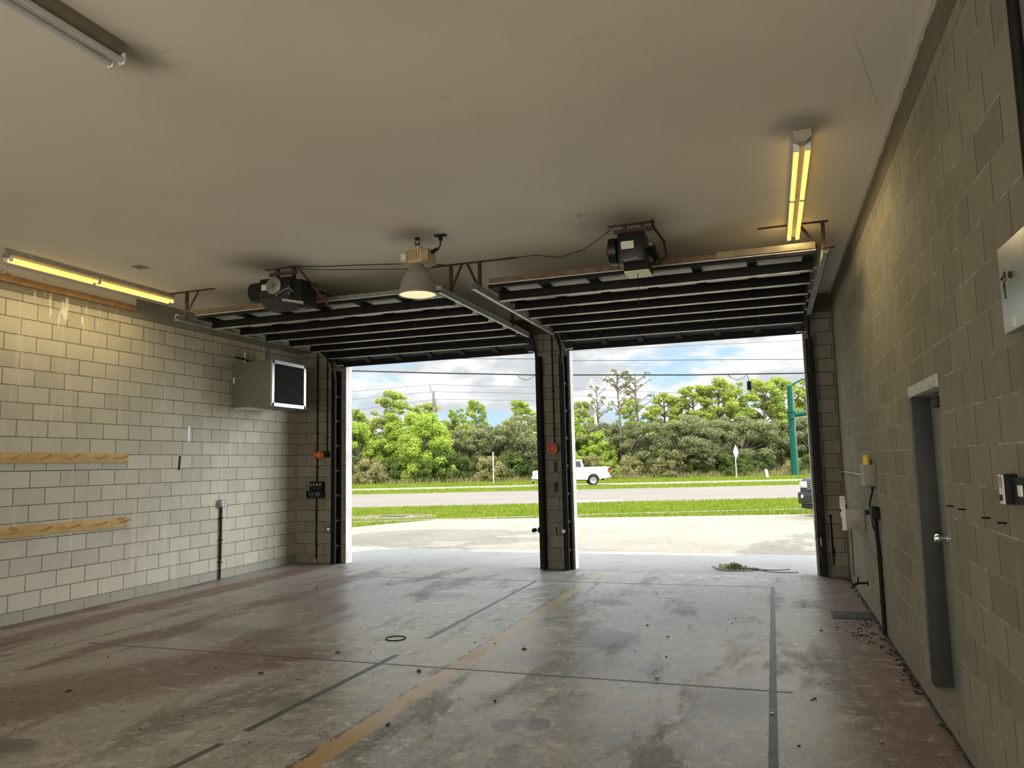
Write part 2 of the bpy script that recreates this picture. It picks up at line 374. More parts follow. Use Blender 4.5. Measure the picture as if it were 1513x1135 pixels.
# ------------------------------------------------------------------ mesh helpers
class B:
    def __init__(s):
        s.bm = bmesh.new()
    def _new(s, fn):
        return fn
    def box(s, lo, hi, bev=0., rot=None, piv=None):
        lo = Vector(lo); hi = Vector(hi)
        c = (lo + hi) / 2; d = hi - lo
        m = Matrix.Translation(c) @ Matrix.Diagonal((abs(d.x), abs(d.y), abs(d.z), 1))
        r = bmesh.ops.create_cube(s.bm, size=1, matrix=m)
        vs = r['verts']
        if bev:
            es = {e for v in vs for e in v.link_edges}
            q = bmesh.ops.bevel(s.bm, geom=list(es), offset=min(bev, .45 * min(abs(d.x), abs(d.y), abs(d.z))), segments=2, affect='EDGES', profile=.5)
            vs = list({v for f in q['faces'] for v in f.verts} | {v for v in vs if v.is_valid})
        if rot is not None:
            pv = Vector(piv) if piv is not None else c
            bmesh.ops.rotate(s.bm, verts=vs, cent=pv, matrix=Euler(rot).to_matrix())
        return s
    def bar(s, a, b, w, h, up=(0, 0, 1)):
        """rectangular bar from a to b, width w, depth h"""
        a = Vector(a); b = Vector(b); d = (b - a); L = d.length; d.normalize()
        up = Vector(up)
        if abs(d.dot(up)) > .98:
            up = Vector((0, 1, 0))
        x = d.cross(up).normalized(); z = x.cross(d)
        m = Matrix(((x.x, d.x, z.x, (a.x + b.x) / 2), (x.y, d.y, z.y, (a.y + b.y) / 2), (x.z, d.z, z.z, (a.z + b.z) / 2), (0, 0, 0, 1)))
        bmesh.ops.create_cube(s.bm, size=1, matrix=m @ Matrix.Diagonal((w, L, h, 1)))
        return s
    def cyl(s, a, b, r, r2=None, seg=14):
        a = Vector(a); b = Vector(b); d = b - a
        q = d.to_track_quat('Z', 'Y').to_matrix().to_4x4()
        bmesh.ops.create_cone(s.bm, cap_ends=True, segments=seg, radius1=r, radius2=r if r2 is None else r2, depth=d.length,
                              matrix=Matrix.Translation((a + b) / 2) @ q)
        return s
    def ball(s, c, r, sc=(1, 1, 1), u=12, v=8):
        bmesh.ops.create_uvsphere(s.bm, u_segments=u, v_segments=v, radius=r, matrix=Matrix.Translation(c) @ Matrix.Diagonal((*sc, 1)))
        return s
    def tube(s, pts, r, seg=8, closed=False):
        pts = [Vector(p) for p in pts]
        n = len(pts); rings = []
        ref = Vector((0, 0, 1))
        rs = r if isinstance(r, (list, tuple)) else [r] * n
        for i, p in enumerate(pts):
            if closed:
                d = pts[(i + 1) % n] - pts[i - 1]
            else:
                d = pts[min(i + 1, n - 1)] - pts[max(i - 1, 0)]
            d.normalize()
            if abs(d.dot(ref)) > .95:
                ref = Vector((1, 0, 0)) if abs(d.x) < .9 else Vector((0, 1, 0))
            x = d.cross(ref).normalized(); y = x.cross(d).normalized()
            ref = y
            rings.append([s.bm.verts.new(p + (x * math.cos(2 * PI * k / seg) + y * math.sin(2 * PI * k / seg)) * rs[i]) for k in range(seg)])
        for i in range(n if closed else n - 1):
            a = rings[i]; b = rings[(i + 1) % n]
            for k in range(seg):
                s.bm.faces.new((a[k], a[(k + 1) % seg], b[(k + 1) % seg], b[k]))
        if not closed:
            s.bm.faces.new(list(reversed(rings[0]))); s.bm.faces.new(rings[-1])
        return s
    def lathe(s, prof, c, axis='Z', seg=28, cap=True):
        """profile of (radius, height) turned about an axis through c"""
        c = Vector(c); rings = []
        for (r, h) in prof:
            ring = []
            for k in range(seg):
                a = 2 * PI * k / seg
                u, w = r * math.cos(a), r * math.sin(a)
                o = {'Z': (u, w, h), 'X': (h, u, w), 'Y': (w, h, u)}[axis]
                ring.append(s.bm.verts.new(c + Vector(o)))
            rings.append(ring)
        for a, b in zip(rings, rings[1:]):
            for k in range(seg):
                s.bm.faces.new((a[k], a[(k + 1) % seg], b[(k + 1) % seg], b[k]))
        if cap:
            s.bm.faces.new(list(reversed(rings[0]))); s.bm.faces.new(rings[-1])
        else:
            bmesh.ops.remove_doubles(s.bm, verts=rings[0] + rings[-1], dist=1e-6)
        return s
    def prism(s, poly, ext):
        """planar polygon of 3-D points pushed along ext"""
        e = Vector(ext)
        a = [s.bm.verts.new(Vector(p)) for p in poly]; b = [s.bm.verts.new(Vector(p) + e) for p in poly]
        n = len(a)
        s.bm.faces.new(a); s.bm.faces.new(list(reversed(b)))
        for i in range(n):
            s.bm.faces.new((a[i], b[i], b[(i + 1) % n], a[(i + 1) % n]))
        return s
    def hull8(s, bot, top):
        a = [s.bm.verts.new(p) for p in bot]; b = [s.bm.verts.new(p) for p in top]
        n = len(a)
        s.bm.faces.new(list(reversed(a))); s.bm.faces.new(b)
        for i in range(n):
            s.bm.faces.new((a[i], a[(i + 1) % n], b[(i + 1) % n], b[i]))
        return s
    def bevel(s, off=.01, seg=2, ang=.5):
        es = [e for e in s.bm.edges if len(e.link_faces) == 2 and e.calc_face_angle(0) > ang]
        bmesh.ops.bevel(s.bm, geom=es, offset=off, segments=seg, affect='EDGES', profile=.6)
        return s
    def out(s, name, mat, parent=None, local=False, origin=None):
        bm = s.bm
        bmesh.ops.recalc_face_normals(bm, faces=bm.faces[:])
        for f in bm.faces:
            f.smooth = True
        for e in bm.edges:
            if len(e.link_faces) == 2 and e.calc_face_angle(0) > .6:
                e.smooth = False
        o = bpy.data.objects.new(name, bpy.data.meshes.new(name))
        if parent is not None:
            off = ORG.get(parent.name, Vector())
            if not local:
                bmesh.ops.translate(bm, verts=bm.verts[:], vec=-off)
            o.parent = parent
            ORG[o.name] = off
        else:
            if origin is None:
                xs = [v.co for v in bm.verts]
                origin = Vector(((min(v.x for v in xs) + max(v.x for v in xs)) / 2, (min(v.y for v in xs) + max(v.y for v in xs)) / 2, min(v.z for v in xs)))
            origin = Vector(origin)
            bmesh.ops.translate(bm, verts=bm.verts[:], vec=-origin)
            o.location = origin
            ORG[o.name] = origin
        bm.to_mesh(o.data); bm.free()
        o.data.materials.append(MT[mat] if isinstance(mat, str) else mat)
        COL.objects.link(o)
        return o
ORG = {}

def tag(o, label, cat, group=None, kind=None):
    o['label'] = label; o['category'] = cat
    if group: o['group'] = group
    if kind: o['kind'] = kind
    return o

def thing(name, label, cat, loc, rz=0., group=None):
    o = bpy.data.objects.new(name, None)
    o.location = loc; o.rotation_euler = (0, 0, rz)
    o.empty_display_size = .1
    COL.objects.link(o)
    ORG[o.name] = Vector(loc)
    return tag(o, label, cat, group)

def struct(b, name, mat, parent=None):
    o = b.out(name, mat, parent, origin=(0, 0, 0))
    o['kind'] = 'structure'
    return o

def copy_tree(o, parent=None):
    c = o.copy(); COL.objects.link(c)
    if parent is not None:
        c.parent = parent
    for ch in list(o.children):
        copy_tree(ch, c)
    return c

def text(name, body, size, mat, parent, loc, rot, ext=.0008):
    cu = bpy.data.curves.new(name, 'FONT')
    cu.body = body; cu.size = size; cu.extrude = ext; cu.align_x = 'CENTER'; cu.align_y = 'CENTER'
    o = bpy.data.objects.new(name, cu)
    o.parent = parent
    o.location = Vector(loc) - ORG[parent.name]; o.rotation_euler = rot
    cu.materials.append(MT[mat])
    COL.objects.link(o)
    return o

# ------------------------------------------------------------------ the setting
XL, XR, YF, YB, CE = -8.41, .967, 11.89, -5.0, 4.18
X1, X2, X3, X4, ZT = -7.354, -3.684, -3.081, .552, 3.66
T = .2

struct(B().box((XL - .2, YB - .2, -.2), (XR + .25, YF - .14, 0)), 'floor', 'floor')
struct(B().box((XL - .2, YB - .2, CE), (XR + .25, YF + T, CE + .38)), 'ceiling', 'ceiling')
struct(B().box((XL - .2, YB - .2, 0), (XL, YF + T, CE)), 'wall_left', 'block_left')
b = B()
DY0, DY1, DZ0, DZ1 = 4.99, 5.93, .165, 2.2
b.box((XR, YB - .2, 0), (XR + .25, DY0, CE)); b.box((XR, DY1, 0), (XR + .25, YF + T, CE))
b.box((XR, DY0, DZ1), (XR + .25, DY1, CE)); b.box((XR, DY0, 0), (XR + .25, DY1, DZ0))
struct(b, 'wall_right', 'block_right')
b = B()
b.box((XL, YF, 0), (X1, YF + T, CE)); b.box((X2, YF, 0), (X3, YF + T, CE)); b.box((X4, YF, 0), (XR, YF + T, CE))
b.box((X1, YF, ZT), (X2, YF + T, CE)); b.box((X3, YF, ZT), (X4, YF + T, CE))
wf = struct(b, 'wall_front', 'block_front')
wf.data.materials.append(MT['stucco'])
for f in wf.data.polygons:
    if f.normal.y > .5 or abs(f.normal.x) > .5 or f.normal.z < -.5:
        f.material_index = 1
# rear wall behind the photographer: two unseen openings, sized like the front ones, added to admit light
b = B()
b.box((XL, YB - T, 0), (X1, YB, CE)); b.box((X2, YB - T, 0), (X3, YB, CE)); b.box((X4, YB - T, 0), (XR, YB, CE))
b.box((X1, YB - T, ZT), (X2, YB, CE)); b.box((X3, YB - T, ZT), (X4, YB, CE))
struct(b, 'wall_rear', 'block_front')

# personnel door in the right wall
d1 = bpy.data.objects.new('door_1', None); d1.location = (XR, (DY0 + DY1) / 2, DZ0); COL.objects.link(d1)
ORG[d1.name] = Vector(d1.location); d1['kind'] = 'structure'
b = B()
b.box((XR - .012, DY1 - .11, DZ0), (XR + .19, DY1, DZ1), .003)
b.box((XR + .06, DY0, DZ0), (XR + .19, DY0 + .05, DZ1), .003)
b.out('door_frame', 'darkgrey', d1)
B().box((XR - .014, DY0, DZ1 - .075), (XR + .19, DY1, DZ1), .003).out('frame_head', simple('grey white head paint', (.5, .5, .44), .6, 0, (.38, .38, .33), 12), d1)
leaf = B().box((XR + .105, DY0 + .05, DZ0 + .012), (XR + .15, DY1 - .11, DZ1 - .075), .003).out('door_leaf', simple('grey green door paint', (.30, .31, .27), .45, 0, (.25, .26, .22), 4), d1)
b = B()
ky, kz = 5.62, 1.17
b.lathe([(.033, 0), (.033, .008), (.013, .012), (.012, .04), (.026, .05), (.030, .062), (.024, .078), (.004, .082)], (0, 0, 0), 'X', 20)
bmesh.ops.scale(b.bm, vec=(-1, 1, 1), verts=b.bm.verts[:]); bmesh.ops.translate(b.bm, vec=(XR + .105, ky, kz), verts=b.bm.verts[:])
b.out('door_knob', 'chrome', leaf)
b = B().box((XR + .055, 5.33, 2.03), (XR + .104, 5.56, 2.09), .006); b.bar((XR + .07, 5.4, 2.095), (XR + .03, 5.7, 2.105), .018, .008)
b.out('door_closer', 'black', d1)
B().box((XR + .102, 5.30, 1.83), (XR + .1045, 5.52, 2.0)).out('paper_notice', 'label', leaf)

# ------------------------------------------------------------------ overhead doors
def overhead_door(xa, xb, label, wood):
    t = thing('overhead_door', label, 'garage door', ((xa + xb) / 2, 8.15, 3.83), group='raised overhead doors')
    W = xb - xa
    def zc(y):                       # underside height along the door as it rounds the curve
        return 3.83 if y < 11.05 else 3.83 - (y - 11.05) ** 2 * .42
    for k in range(6):
        y0 = 8.17 + .6 * k; y1 = y0 + .595
        if k == 5: y1 = 11.80
        z0, z1 = zc(y0), zc(y1)
        ang = math.atan2(z1 - z0, y1 - y0)
        b = B()
        b.bar((xa + W / 2, y0, z0 + .045), (xa + W / 2, y1, z1 + .045), W, .012)            # skin
        sec = b.out('door_section', 'pan' if k < 5 else 'darkgrey', t)
        b = B()
        for q in range(7):                                                                   # stiles
            x = xa + .05 + (W - .1) * q / 6
            w = .10 if 0 < q < 6 else .14
            b.bar((x, y0 + .01, z0 + .02), (x, y1 - .01, z1 + .02), w, .04)
        b.out('stile', 'black', sec)
        b = B()
        for yy, zz in ((y0 + .03, z0), (y1 - .03, z1)):                                      # top and bottom rails
            b.box((xa + .01, yy - .028, zz + .008), (xb - .01, yy + .028, zz + .042))
        b.out('rail', 'black', sec)
        ys = y0 + .30
        zs = (z0 + z1) / 2
        if k == 5: ys, zs = 11.43, zc(11.43) + .01
        b = B()                                                                              # strut: a hat channel on the underside, blackened to stand for its unlit face
        b.box((xa + .02, ys - .028, zs - .102), (xb - .02, ys + .02, zs + .005), .003)
        for q in range(7):
            x = xa + .05 + (W - .1) * q / 6
            b.box((x - .016, ys - .033, zs - .106), (x + .016, ys + .026, zs + .01))
        st = b.out('strut', 'black', t)
        b = B().box((xa + .02, ys - .03, zs - .108), (xb - .02, ys + .04, zs - .1025))  # pale lip standing for light caught on the strut's underside
        b.out('strut_flange', 'galv', st)
        b = B()
        for x, sg in ((xa, -1), (xb, 1)):                                                    # hinge and roller at each end
            yr = y1 - .01; zr = zc(yr) + .01
            b.box((x - sg * .10, yr - .045, zr - .03), (x - sg * .01, yr + .045, zr - .004), .004)
            b.cyl((x - sg * .09, yr, zr - .018), (x + sg * .04, yr, zr - .018), .008)
            b.cyl((x + sg * .015, yr, zr - .018), (x + sg * .04, yr, zr - .018), .022)
        b.out('hinge_roller', 'galv', t)
    ya = 8.15
    if wood == 'left':
        B().box((xa - .02, ya, 3.885), (xa + 2.1, ya + .09, 3.945), .004).out('top_board', 'boardold', t)
        b = B().box((xa + 2.1, ya + .02, 3.885), (xb - .02, ya + .07, 3.935)); b.box((xa + 2.1, ya + .02, 3.93), (xb - .02, ya + .1, 3.936))
        b.out('top_angle', 'galvdull', t)
    else:
        B().box((xb - 1.0, ya, 3.885), (xb + .0, ya + .09, 3.955), .004).out('top_board', 'boardpale', t)
        b = B().box((xa, ya + .02, 3.885), (xb - .95, ya + .07, 3.94), .003); b.box((xa, ya + .02, 3.936), (xb - .95, ya + .1, 3.942))
        for i in range(46):
            b.box((xa + .55 + i * .045, ya + .012, 3.90), (xa + .57 + i * .045, ya + .021, 3.925))
        b.out('top_angle', 'boardold', t)
    b = B().box((xa + .02, 11.775, zc(11.8) - .03), (xb - .02, 11.825, zc(11.8) + .05), .01)
    b.out('bottom_seal', 'black', t)
    return t
overhead_door(-7.44, -3.66, 'raised black ribbed overhead door over the left opening, brown board on its edge', 'left')
overhead_door(-3.08, .56, 'raised black ribbed overhead door over the right opening, pale board on its edge', 'right')

def door_track(x, side, label, zoff=0.0, hang=True, strut=None, mat='galv'):
    """side = +1: wall side lies towards +x"""
    t = thing('door_track', label, 'door track', (x, 9.8, 0))
    z = 3.80 + zoff
    b = B()
    b.box((x - .028, 7.86, z - .045), (x + .028, 11.28, z - .039))
    b.box((x + side * .022, 7.86, z - .045), (x + side * .028, 11.28, z + .03))
    b.box((x - .028, 7.86, z + .026), (x + .028, 11.28, z + .032))
    for i in range(8):
        b.box((x - .012, 8.1 + i * .42, z - .047), (x + .012, 8.14 + i * .42, z - .0455))
    b.out('horizontal_rail', mat, t)
    pts = [(x, 11.28 + .46 * math.sin(a), z - .01 - .46 * (1 - math.cos(a))) for a in [PI / 2 * i / 8 for i in range(9)]]
    b = B()
    for p, q in zip(pts, pts[1:]):
        b.bar(p, q, .055, .035, (1, 0, 0))
    b.out('curved_rail', 'black', t)
    b = B()
    b.box((x - .028, 11.715, .01), (x + .028, 11.75, z - .46))
    b.out('vertical_rail', 'black', t)
    b = B()
    xo = x + side * .05
    b.box((min(xo, xo - side * .012), 11.70, .0), (max(xo, xo - side * .012), YF, z - .3))
    b.box((min(x - side * .05, xo), YF - .012, .0), (max(x - side * .05, xo), YF, z - .3))
    for i in range(7):
        b.box((x - .03, 11.74, .3 + i * .45), (x + .03, YF - .01, .34 + i * .45))
        b.cyl((xo - side * .012, 11.78, .32 + i * .45), (xo - side * .03, 11.78, .32 + i * .45), .012)
    b.out('wall_angle', 'black', t)
    return t
def hanger(t, x, y, xa, z0=3.83):
    """rusty perforated angle hanger from the slab: one upright, one brace"""
    b = B()
    b.bar((x, y, z0 - .05), (x, y, CE), .038, .005, (0, 1, 0)); b.bar((x + .019, y + .012, z0 - .05), (x + .019, y + .012, CE), .005, .03, (0, 1, 0))
    b.bar((x, y, z0), (xa, y, CE), .034, .005, (0, 1, 0))
    for i in range(7):
        zz = z0 + .03 + i * (CE - z0 - .04) / 7
        b.box((x - .006, y - .0045, zz), (x + .006, y + .0045, zz + .018))
    b.out('hanger', 'rust', t)
t1 = door_track(-7.50, -1, 'galvanised door track running along the left block wall'); hanger(t1, -7.46, 7.98, -7.24)
t2 = door_track(-3.60, 1, 'galvanised door track on the left side of the pillar'); hanger(t2, -3.60, 8.2, -3.44); hanger(t2, -3.57, 10.4, -3.47)
t3 = door_track(-3.17, -1, 'galvanised door track on the right side of the pillar'); hanger(t3, -3.22, 8.2, -3.38)
t4 = door_track(.635, 1, 'galvanised door track beside the right block wall'); hanger(t4, .65, 8.24, .42)
B().box((.60, 7.9, 3.72), (.605, 11.2, 3.79)).out('track_angle', 'galv', t4)
B().box((.61, 7.84, 3.80), (.72, 7.9, 3.83)).out('track_stop', 'rust', t4)
for (xa, xb, y, lab) in ((-3.85, -2.75, 8.2, 'rusty perforated strut fixed across the ceiling above the pillar tracks'),
                         (.0, .70, 8.2, 'rusty perforated strut fixed to the ceiling by the right wall'),
                         (-7.75, -7.0, 8.0, 'rusty perforated strut fixed to the ceiling at the left wall')):
    b = B().box((xa, y - .02, CE - .012), (xb, y + .02, CE))
    n = int((xb - xa) / .05)
    for i in range(n):
        b.box((xa + .015 + i * .05, y - .006, CE - .0135), (xa + .035 + i * .05, y + .006, CE - .011))
    tag(b.out('ceiling_bracket', 'rust'), lab, 'bracket')

# ------------------------------------------------------------------ door operators
def hexdrum(b, c, r, h, axis):
    b.lathe([(r * .5, -h / 2), (r, -h / 2 + .02), (r, h / 2 - .02), (r * .5, h / 2)], c, axis, 18)
def operator(x, y, label, kind):
    t = thing('door_operator', label, 'door opener', (x, y, 3.62), group='ceiling door operators')
    if kind == 'left':
        B().box((x - .26, y - .14, 3.78), (x + .20, y + .16, 4.03), .03).out('gearbox', 'blackgloss', t)
        b = B(); hexdrum(b, (x - .36, y + .01, 3.90), .125, .2, 'X'); b.cyl((x - .49, y, 3.93), (x - .46, y, 3.93), .03)
        b.out('motor', 'blackgloss', t)
        b = B(); b.lathe([(.105, 0), (.105, -.02), (.085, -.028), (.03, -.03), (.02, -.05)], (x - .03, y - .145, 3.92), 'Y', 26)
        for k in range(5):
            a = k * 2 * PI / 5
            b.box((x - .03 + .05 * math.cos(a) - .012, y - .176, 3.92 + .05 * math.sin(a) - .012), (x - .03 + .05 * math.cos(a) + .012, y - .17, 3.92 + .05 * math.sin(a) + .012))
        b.out('brake_disc', 'galvdull', t)
        B().box((x - .215, y - .1425, 3.88), (x - .14, y - .14, 3.95)).out('name_plate', 'label', t)
        b = B().hull8([(x - .2, y - .08, 3.66), (x + .1, y - .08, 3.66), (x + .1, y + .14, 3.66), (x - .2, y + .14, 3.66)],
                      [(x - .26, y - .13, 3.79), (x + .2, y - .13, 3.79), (x + .2, y + .16, 3.79), (x - .26, y + .16, 3.79)])
        b.out('under_tray', 'darkgrey', t)
        B().cyl((x + .10, y - .15, 3.74), (x + .36, y - .10, 3.69), .022).out('limit_shaft', 'chrome', t)
        b = B().tube([(x + .0, y - .16, 3.79), (x + .12, y - .18, 3.84), (x + .2, y - .17, 3.87), (x + .25, y - .15, 3.82)], .008, 6)
        b.out('motor_lead', 'galvdull', t)
        B().box((x + .2, y - .12, 3.68), (x + .34, y + .2, 3.98), .01).out('sprocket_case', 'black', t)
        b = B(); b.bar((x + .24, y - .08, CE - .02), (x + .5, y + .3, 3.66), .03, .005, (0, 1, 0))
        b.out('brace', 'rust', t)
        hx = ((-.10, y), (.10, y + .05))
        zt = 4.02
    else:
        B().box((x - .15, y - .13, 3.74), (x + .13, y + .18, 4.06), .02).out('gearbox', 'blackgloss', t)
        b = B(); hexdrum(b, (x - .21, y, 3.90), .14, .12, 'X'); b.cyl((x - .29, y, 3.90), (x - .26, y, 3.90), .025)
        b.out('motor', 'blackgloss', t)
        B().box((x - .11, y - .1325, 3.88), (x + .02, y - .13, 3.96)).out('name_plate', 'label', t)
        B().box((x - .10, y - .1, 3.655), (x + .16, y + .2, 3.745), .01).out('lamp_housing', 'black', t)
        B().box((x - .095, y - .095, 3.645), (x + .155, y + .195, 3.656)).out('lamp_lens', 'greenlens', t)
        b = B(); b.tube([(x - .08, y - .14, 3.76), (x - .02, y - .16, 3.755), (x + .05, y - .14, 3.775)], .008, 6)
        b.out('motor_lead', 'galv', t)
        b = B(); b.tube([(x + .2, y - .05, CE - .005), (x + .22, y - .05, 4.09), (x + .31, y - .02, 3.95), (x + .33, y, 3.80), (x + .24, y, 3.72), (x + .12, y, 3.74)], .012, 8)
        b.out('power_lead', 'black', t)
        b = B()
        for i in range(4):
            b.lathe([(.05, 0), (.06, .004), (.05, .008)], (x + .15 + i * .02, y + .02, 3.88), 'X', 18)
        b.cyl((x + .13, y + .02, 3.88), (x + .22, y + .02, 3.88), .03)
        b.out('chain_wheel', 'black', t)
        b = B(); b.cyl((x + .03, y + .0, 3.646), (x + .03, y + .0, 3.30), .004, seg=6); b.cyl((x + .03, y, 3.36), (x + .03, y, 3.30), .009, seg=8)
        b.out('pull_cord', 'black', t)
        hx = ((-.09, y), (.09, y + .02))
        zt = 4.05
    for dx, yy in hx:
        b = B().box((x + dx - .02, yy - .005, zt), (x + dx + .02, yy + .005, CE)); b.box((x + dx + .014, yy - .005, zt), (x + dx + .02, yy + .03, CE))
        b.out('hanger', 'rust', t)
    b = B().box((x - .2, y - .02, CE - .05 - .05), (x + .2, y - .005, CE - .055)); b.box((x - .27, y - .02, CE - .01), (x + .22, y + .02, CE))
    b.out('cross_bracket', 'rust', t)
    # trolley rail that runs forward to the header above the opening
    b = B()
    for xx in (x + .09, x + .15):
        b.box((xx, y + .15, 4.0), (xx + .006, YF - .03, 4.05))
    b.box((x + .085, y + .15, 3.992), (x + .161, YF - .03, 4.0))
    b.out('trolley_rail', 'galvdull', t)
    b = B().box((x + .03, YF - .03, 3.95), (x + .22, YF, 4.1))
    b.out('header_bracket', 'black', t)
    b = B().box((x + .09, 8.0, 3.965), (x + .16, 8.12, 3.99)); b.bar((x + .125, 8.06, 3.975), (x + .125, 8.3, 3.88), .03, .008)
    b.out('trolley_arm', 'black', t)
    return t
operator(-5.52, 7.5, 'black ceiling door opener with round pale disc above the left opening', 'left')
operator(-1.22, 7.5, 'black ceiling door opener with pale green lamp lens above the right opening', 'right')

tag(B().box((-7.13, 6.72, CE - .004), (-6.98, 6.87, CE)).out('ceiling_plate', 'fixtureold'), 'small brownish square plate on the ceiling near the left strip light', 'plate')
# thin cables strung along the slab
def cable(name, pts, r, lab, mat='wire', cat='cable'):
    return tag(B().tube(pts, r, 6).out(name, mat), lab, cat)
z = CE - .008
cable('ceiling_cable', [(-5.42, 7.46, z), (-5.0, 7.6, z - .01), (-4.5, 7.7, z - .02), (-4.0, 7.9, z - .01), (-3.8, 8.05, z), (-3.6, 8.23, z)], .006, 'thin black cable along the ceiling from the left door opener to the lamp')
cable('ceiling_cable', [(-5.42, 7.52, z), (-5.1, 7.62, z - .035), (-4.6, 7.85, z - .03), (-4.2, 8.05, z - .02), (-3.87, 8.23, z)], .005, 'second thin cable sagging beside the one from the left door opener')
cable('ceiling_cable', [(-2.75, 8.2, z), (-2.5, 8.15, z - .012), (-2.2, 8.2, z - .06), (-1.85, 7.95, z - .07), (-1.6, 7.7, z - .035), (-1.44, 7.5, z - .02)], .005, 'thin cable drooping under the ceiling to the right door opener')

# ------------------------------------------------------------------ lamps
def fluorescent(x, y0, y1, label, lit, body='fixture', wide=.13):
    ym = (y0 + y1) / 2
    t = thing('fluorescent_fixture', label, 'ceiling light', (x, ym, CE - .1), group='fluorescent strip fixtures')
    b = B()
    w = wide / 2
    b.prism([(x - w, y0, CE), (x + w, y0, CE), (x + w, y0, CE - .055), (x + w * .35, y0, CE - .088), (x - w * .35, y0, CE - .088), (x - w, y0, CE - .055)], (0, y1 - y0, 0))
    b.out('housing', body, t)
    for (ya, yb) in ((y0 + .10, ym - .02), (ym + .02, y1 - .01)):
        for sx in (-.042, .042):
            B().cyl((x + sx, ya, CE - .105), (x + sx, yb, CE - .105), .0195, seg=16).out('tube', 'tube' if lit else 'offtube', t)
            for ye in (ya - .012, yb + .004):
                B().box((x + sx - .022, ye - .006, CE - .128), (x + sx + .022, ye + .012, CE - .06), .004).out('tube_socket', 'white', t)
    return t
fluorescent(.36, 5.80, 8.37, 'lit yellow fluorescent strip on the ceiling near the right wall', True)
fluorescent(-7.80, 5.62, 8.06, 'lit yellow fluorescent strip on the ceiling along the left wall', True)
fluorescent(-3.44, .62, 3.10, 'unlit fluorescent strip at the top left ceiling edge', False, 'fixtureold')

t = thing('high_bay_lamp', 'bell shaped grey high bay lamp glowing warm under a cream ballast box', 'pendant lamp', (-3.49, 7.07, 3.52))
hx, hy = -3.49, 7.07
b = B(); b.lathe([(.03, 0), (.03, -.012), (.012, -.02)], (hx, hy, CE), 'Z', 16)
ring = [(hx + .022 * math.cos(a), hy, CE - .045 + .03 * math.sin(a)) for a in [2 * PI * i / 14 for i in range(14)]]
b.tube(ring, .006, 8, closed=True); b.cyl((hx - .02, hy, CE - .05), (hx - .02, hy, CE - .115), .006); b.cyl((hx + .02, hy, CE - .05), (hx + .02, hy, CE - .115), .006)
b.out('hook', 'black', t)
b = B().box((hx - .065, hy - .06, 4.04), (hx + .065, hy + .06, 4.075), .01); b.box((hx - .085, hy - .085, 3.885), (hx + .085, hy + .085, 4.045), .02)
for s in (-1, 1):
    b.box((hx + s * .085, hy - .09, 3.90), (hx + s * .165, hy + .09, 4.02), .012)
for i in range(5):
    b.box((hx + .088 + i * .018, hy - .1, 3.89), (hx + .096 + i * .018, hy + .1, 4.03))
    b.box((hx - .06 + i * .028, hy - .1, 3.91), (hx - .054 + i * .028, hy - .08, 4.03))
b.out('ballast_housing', 'cream', t)
B().box((hx - .155, hy - .0925, 3.93), (hx - .10, hy - .0895, 3.99)).out('rating_label', 'label', t)
prof_o = [(.055, 3.885), (.072, 3.865), (.098, 3.835), (.130, 3.79), (.158, 3.74), (.180, 3.685), (.194, 3.63), (.201, 3.58), (.212, 3.565), (.212, 3.55), (.196, 3.548)]
prof_i = [(.19, 3.575), (.183, 3.63), (.168, 3.685), (.146, 3.74), (.118, 3.79), (.086, 3.835), (.045, 3.86)]
B().lathe(prof_o + prof_i, (hx, hy, 0), 'Z', 40).out('reflector', 'reflector', t)
B().lathe([(.001, 3.545), (.10, 3.549), (.193, 3.556), (.193, 3.562), (.001, 3.562)], (hx, hy, 0), 'Z', 40).out('lens', 'lens', t)
b = B(); b.box((hx + .21, hy - .035, CE - .014), (hx + .34, hy + .035, CE), .005); b.cyl((hx + .275, hy, CE - .014), (hx + .275, hy, CE - .06), .022)
b.tube([(hx + .275, hy, CE - .06), (hx + .272, hy, CE - .11), (hx + .25, hy, CE - .155), (hx + .18, hy, CE - .19), (hx + .12, hy, CE - .195), (hx + .06, hy, CE - .15), (hx + .02, hy, CE - .135)], .009, 8)
b.tube([(hx + .24, hy, CE - .14), (hx + .16, hy, CE - .175), (hx + .11, hy, CE - .2)], [.012, .02, .012], 8)
b.out('power_cord', 'black', t)

# ------------------------------------------------------------------ left wall
t = thing('unit_heater', 'grey green unit heater hung in the corner of the left wall, black louvred end', 'heater', (-8.0, 10.5, 2.74))
hX0, hX1, hY0, hY1, hZ0, hZ1 = -8.40, -7.60, 10.06, 10.98, 2.75, 3.50
B().box((hX0, hY0, hZ0), (hX1 - .03, hY1, hZ1), .008).out('cabinet', 'heater', t)
b = B()
b.box((hX1 - .03, hY0 - .006, hZ0 - .005), (hX1, hY0 + .05, hZ1 + .005)); b.box((hX1 - .03, hY1 - .05, hZ0 - .005), (hX1, hY1 + .006, hZ1 + .005))
b.box((hX1 - .03, hY0, hZ0 - .005), (hX1, hY1, hZ0 + .05)); b.box((hX1 - .03, hY0, hZ1 - .05), (hX1, hY1, hZ1 + .005))
b.out('front_frame', 'steelplate', t)
b = B()
for i in range(21):
    zz = hZ0 + .06 + i * (hZ1 - hZ0 - .12) / 20.5
    b.box((hX1 - .026, hY0 + .05, zz), (hX1 - .006, hY1 - .05, zz + .012), rot=(0, .5, 0))
gr = b.out('louvre_grille', 'black', t)
B().box((hX1 - .031, hY0 + .05, hZ0 + .05), (hX1 - .0265, hY1 - .05, hZ1 - .05)).out('cavity', 'slot', gr)
for yy in (hY0 + .3, hY1 - .02):
    B().box((hX0 + .0, yy - .02, hZ1), (hX0 + .035, yy + .02, hZ1 + (.22 if yy < 10.5 else .45))).out('hanger_strap', 'pan' if yy < 10.5 else 'galvdull', t)
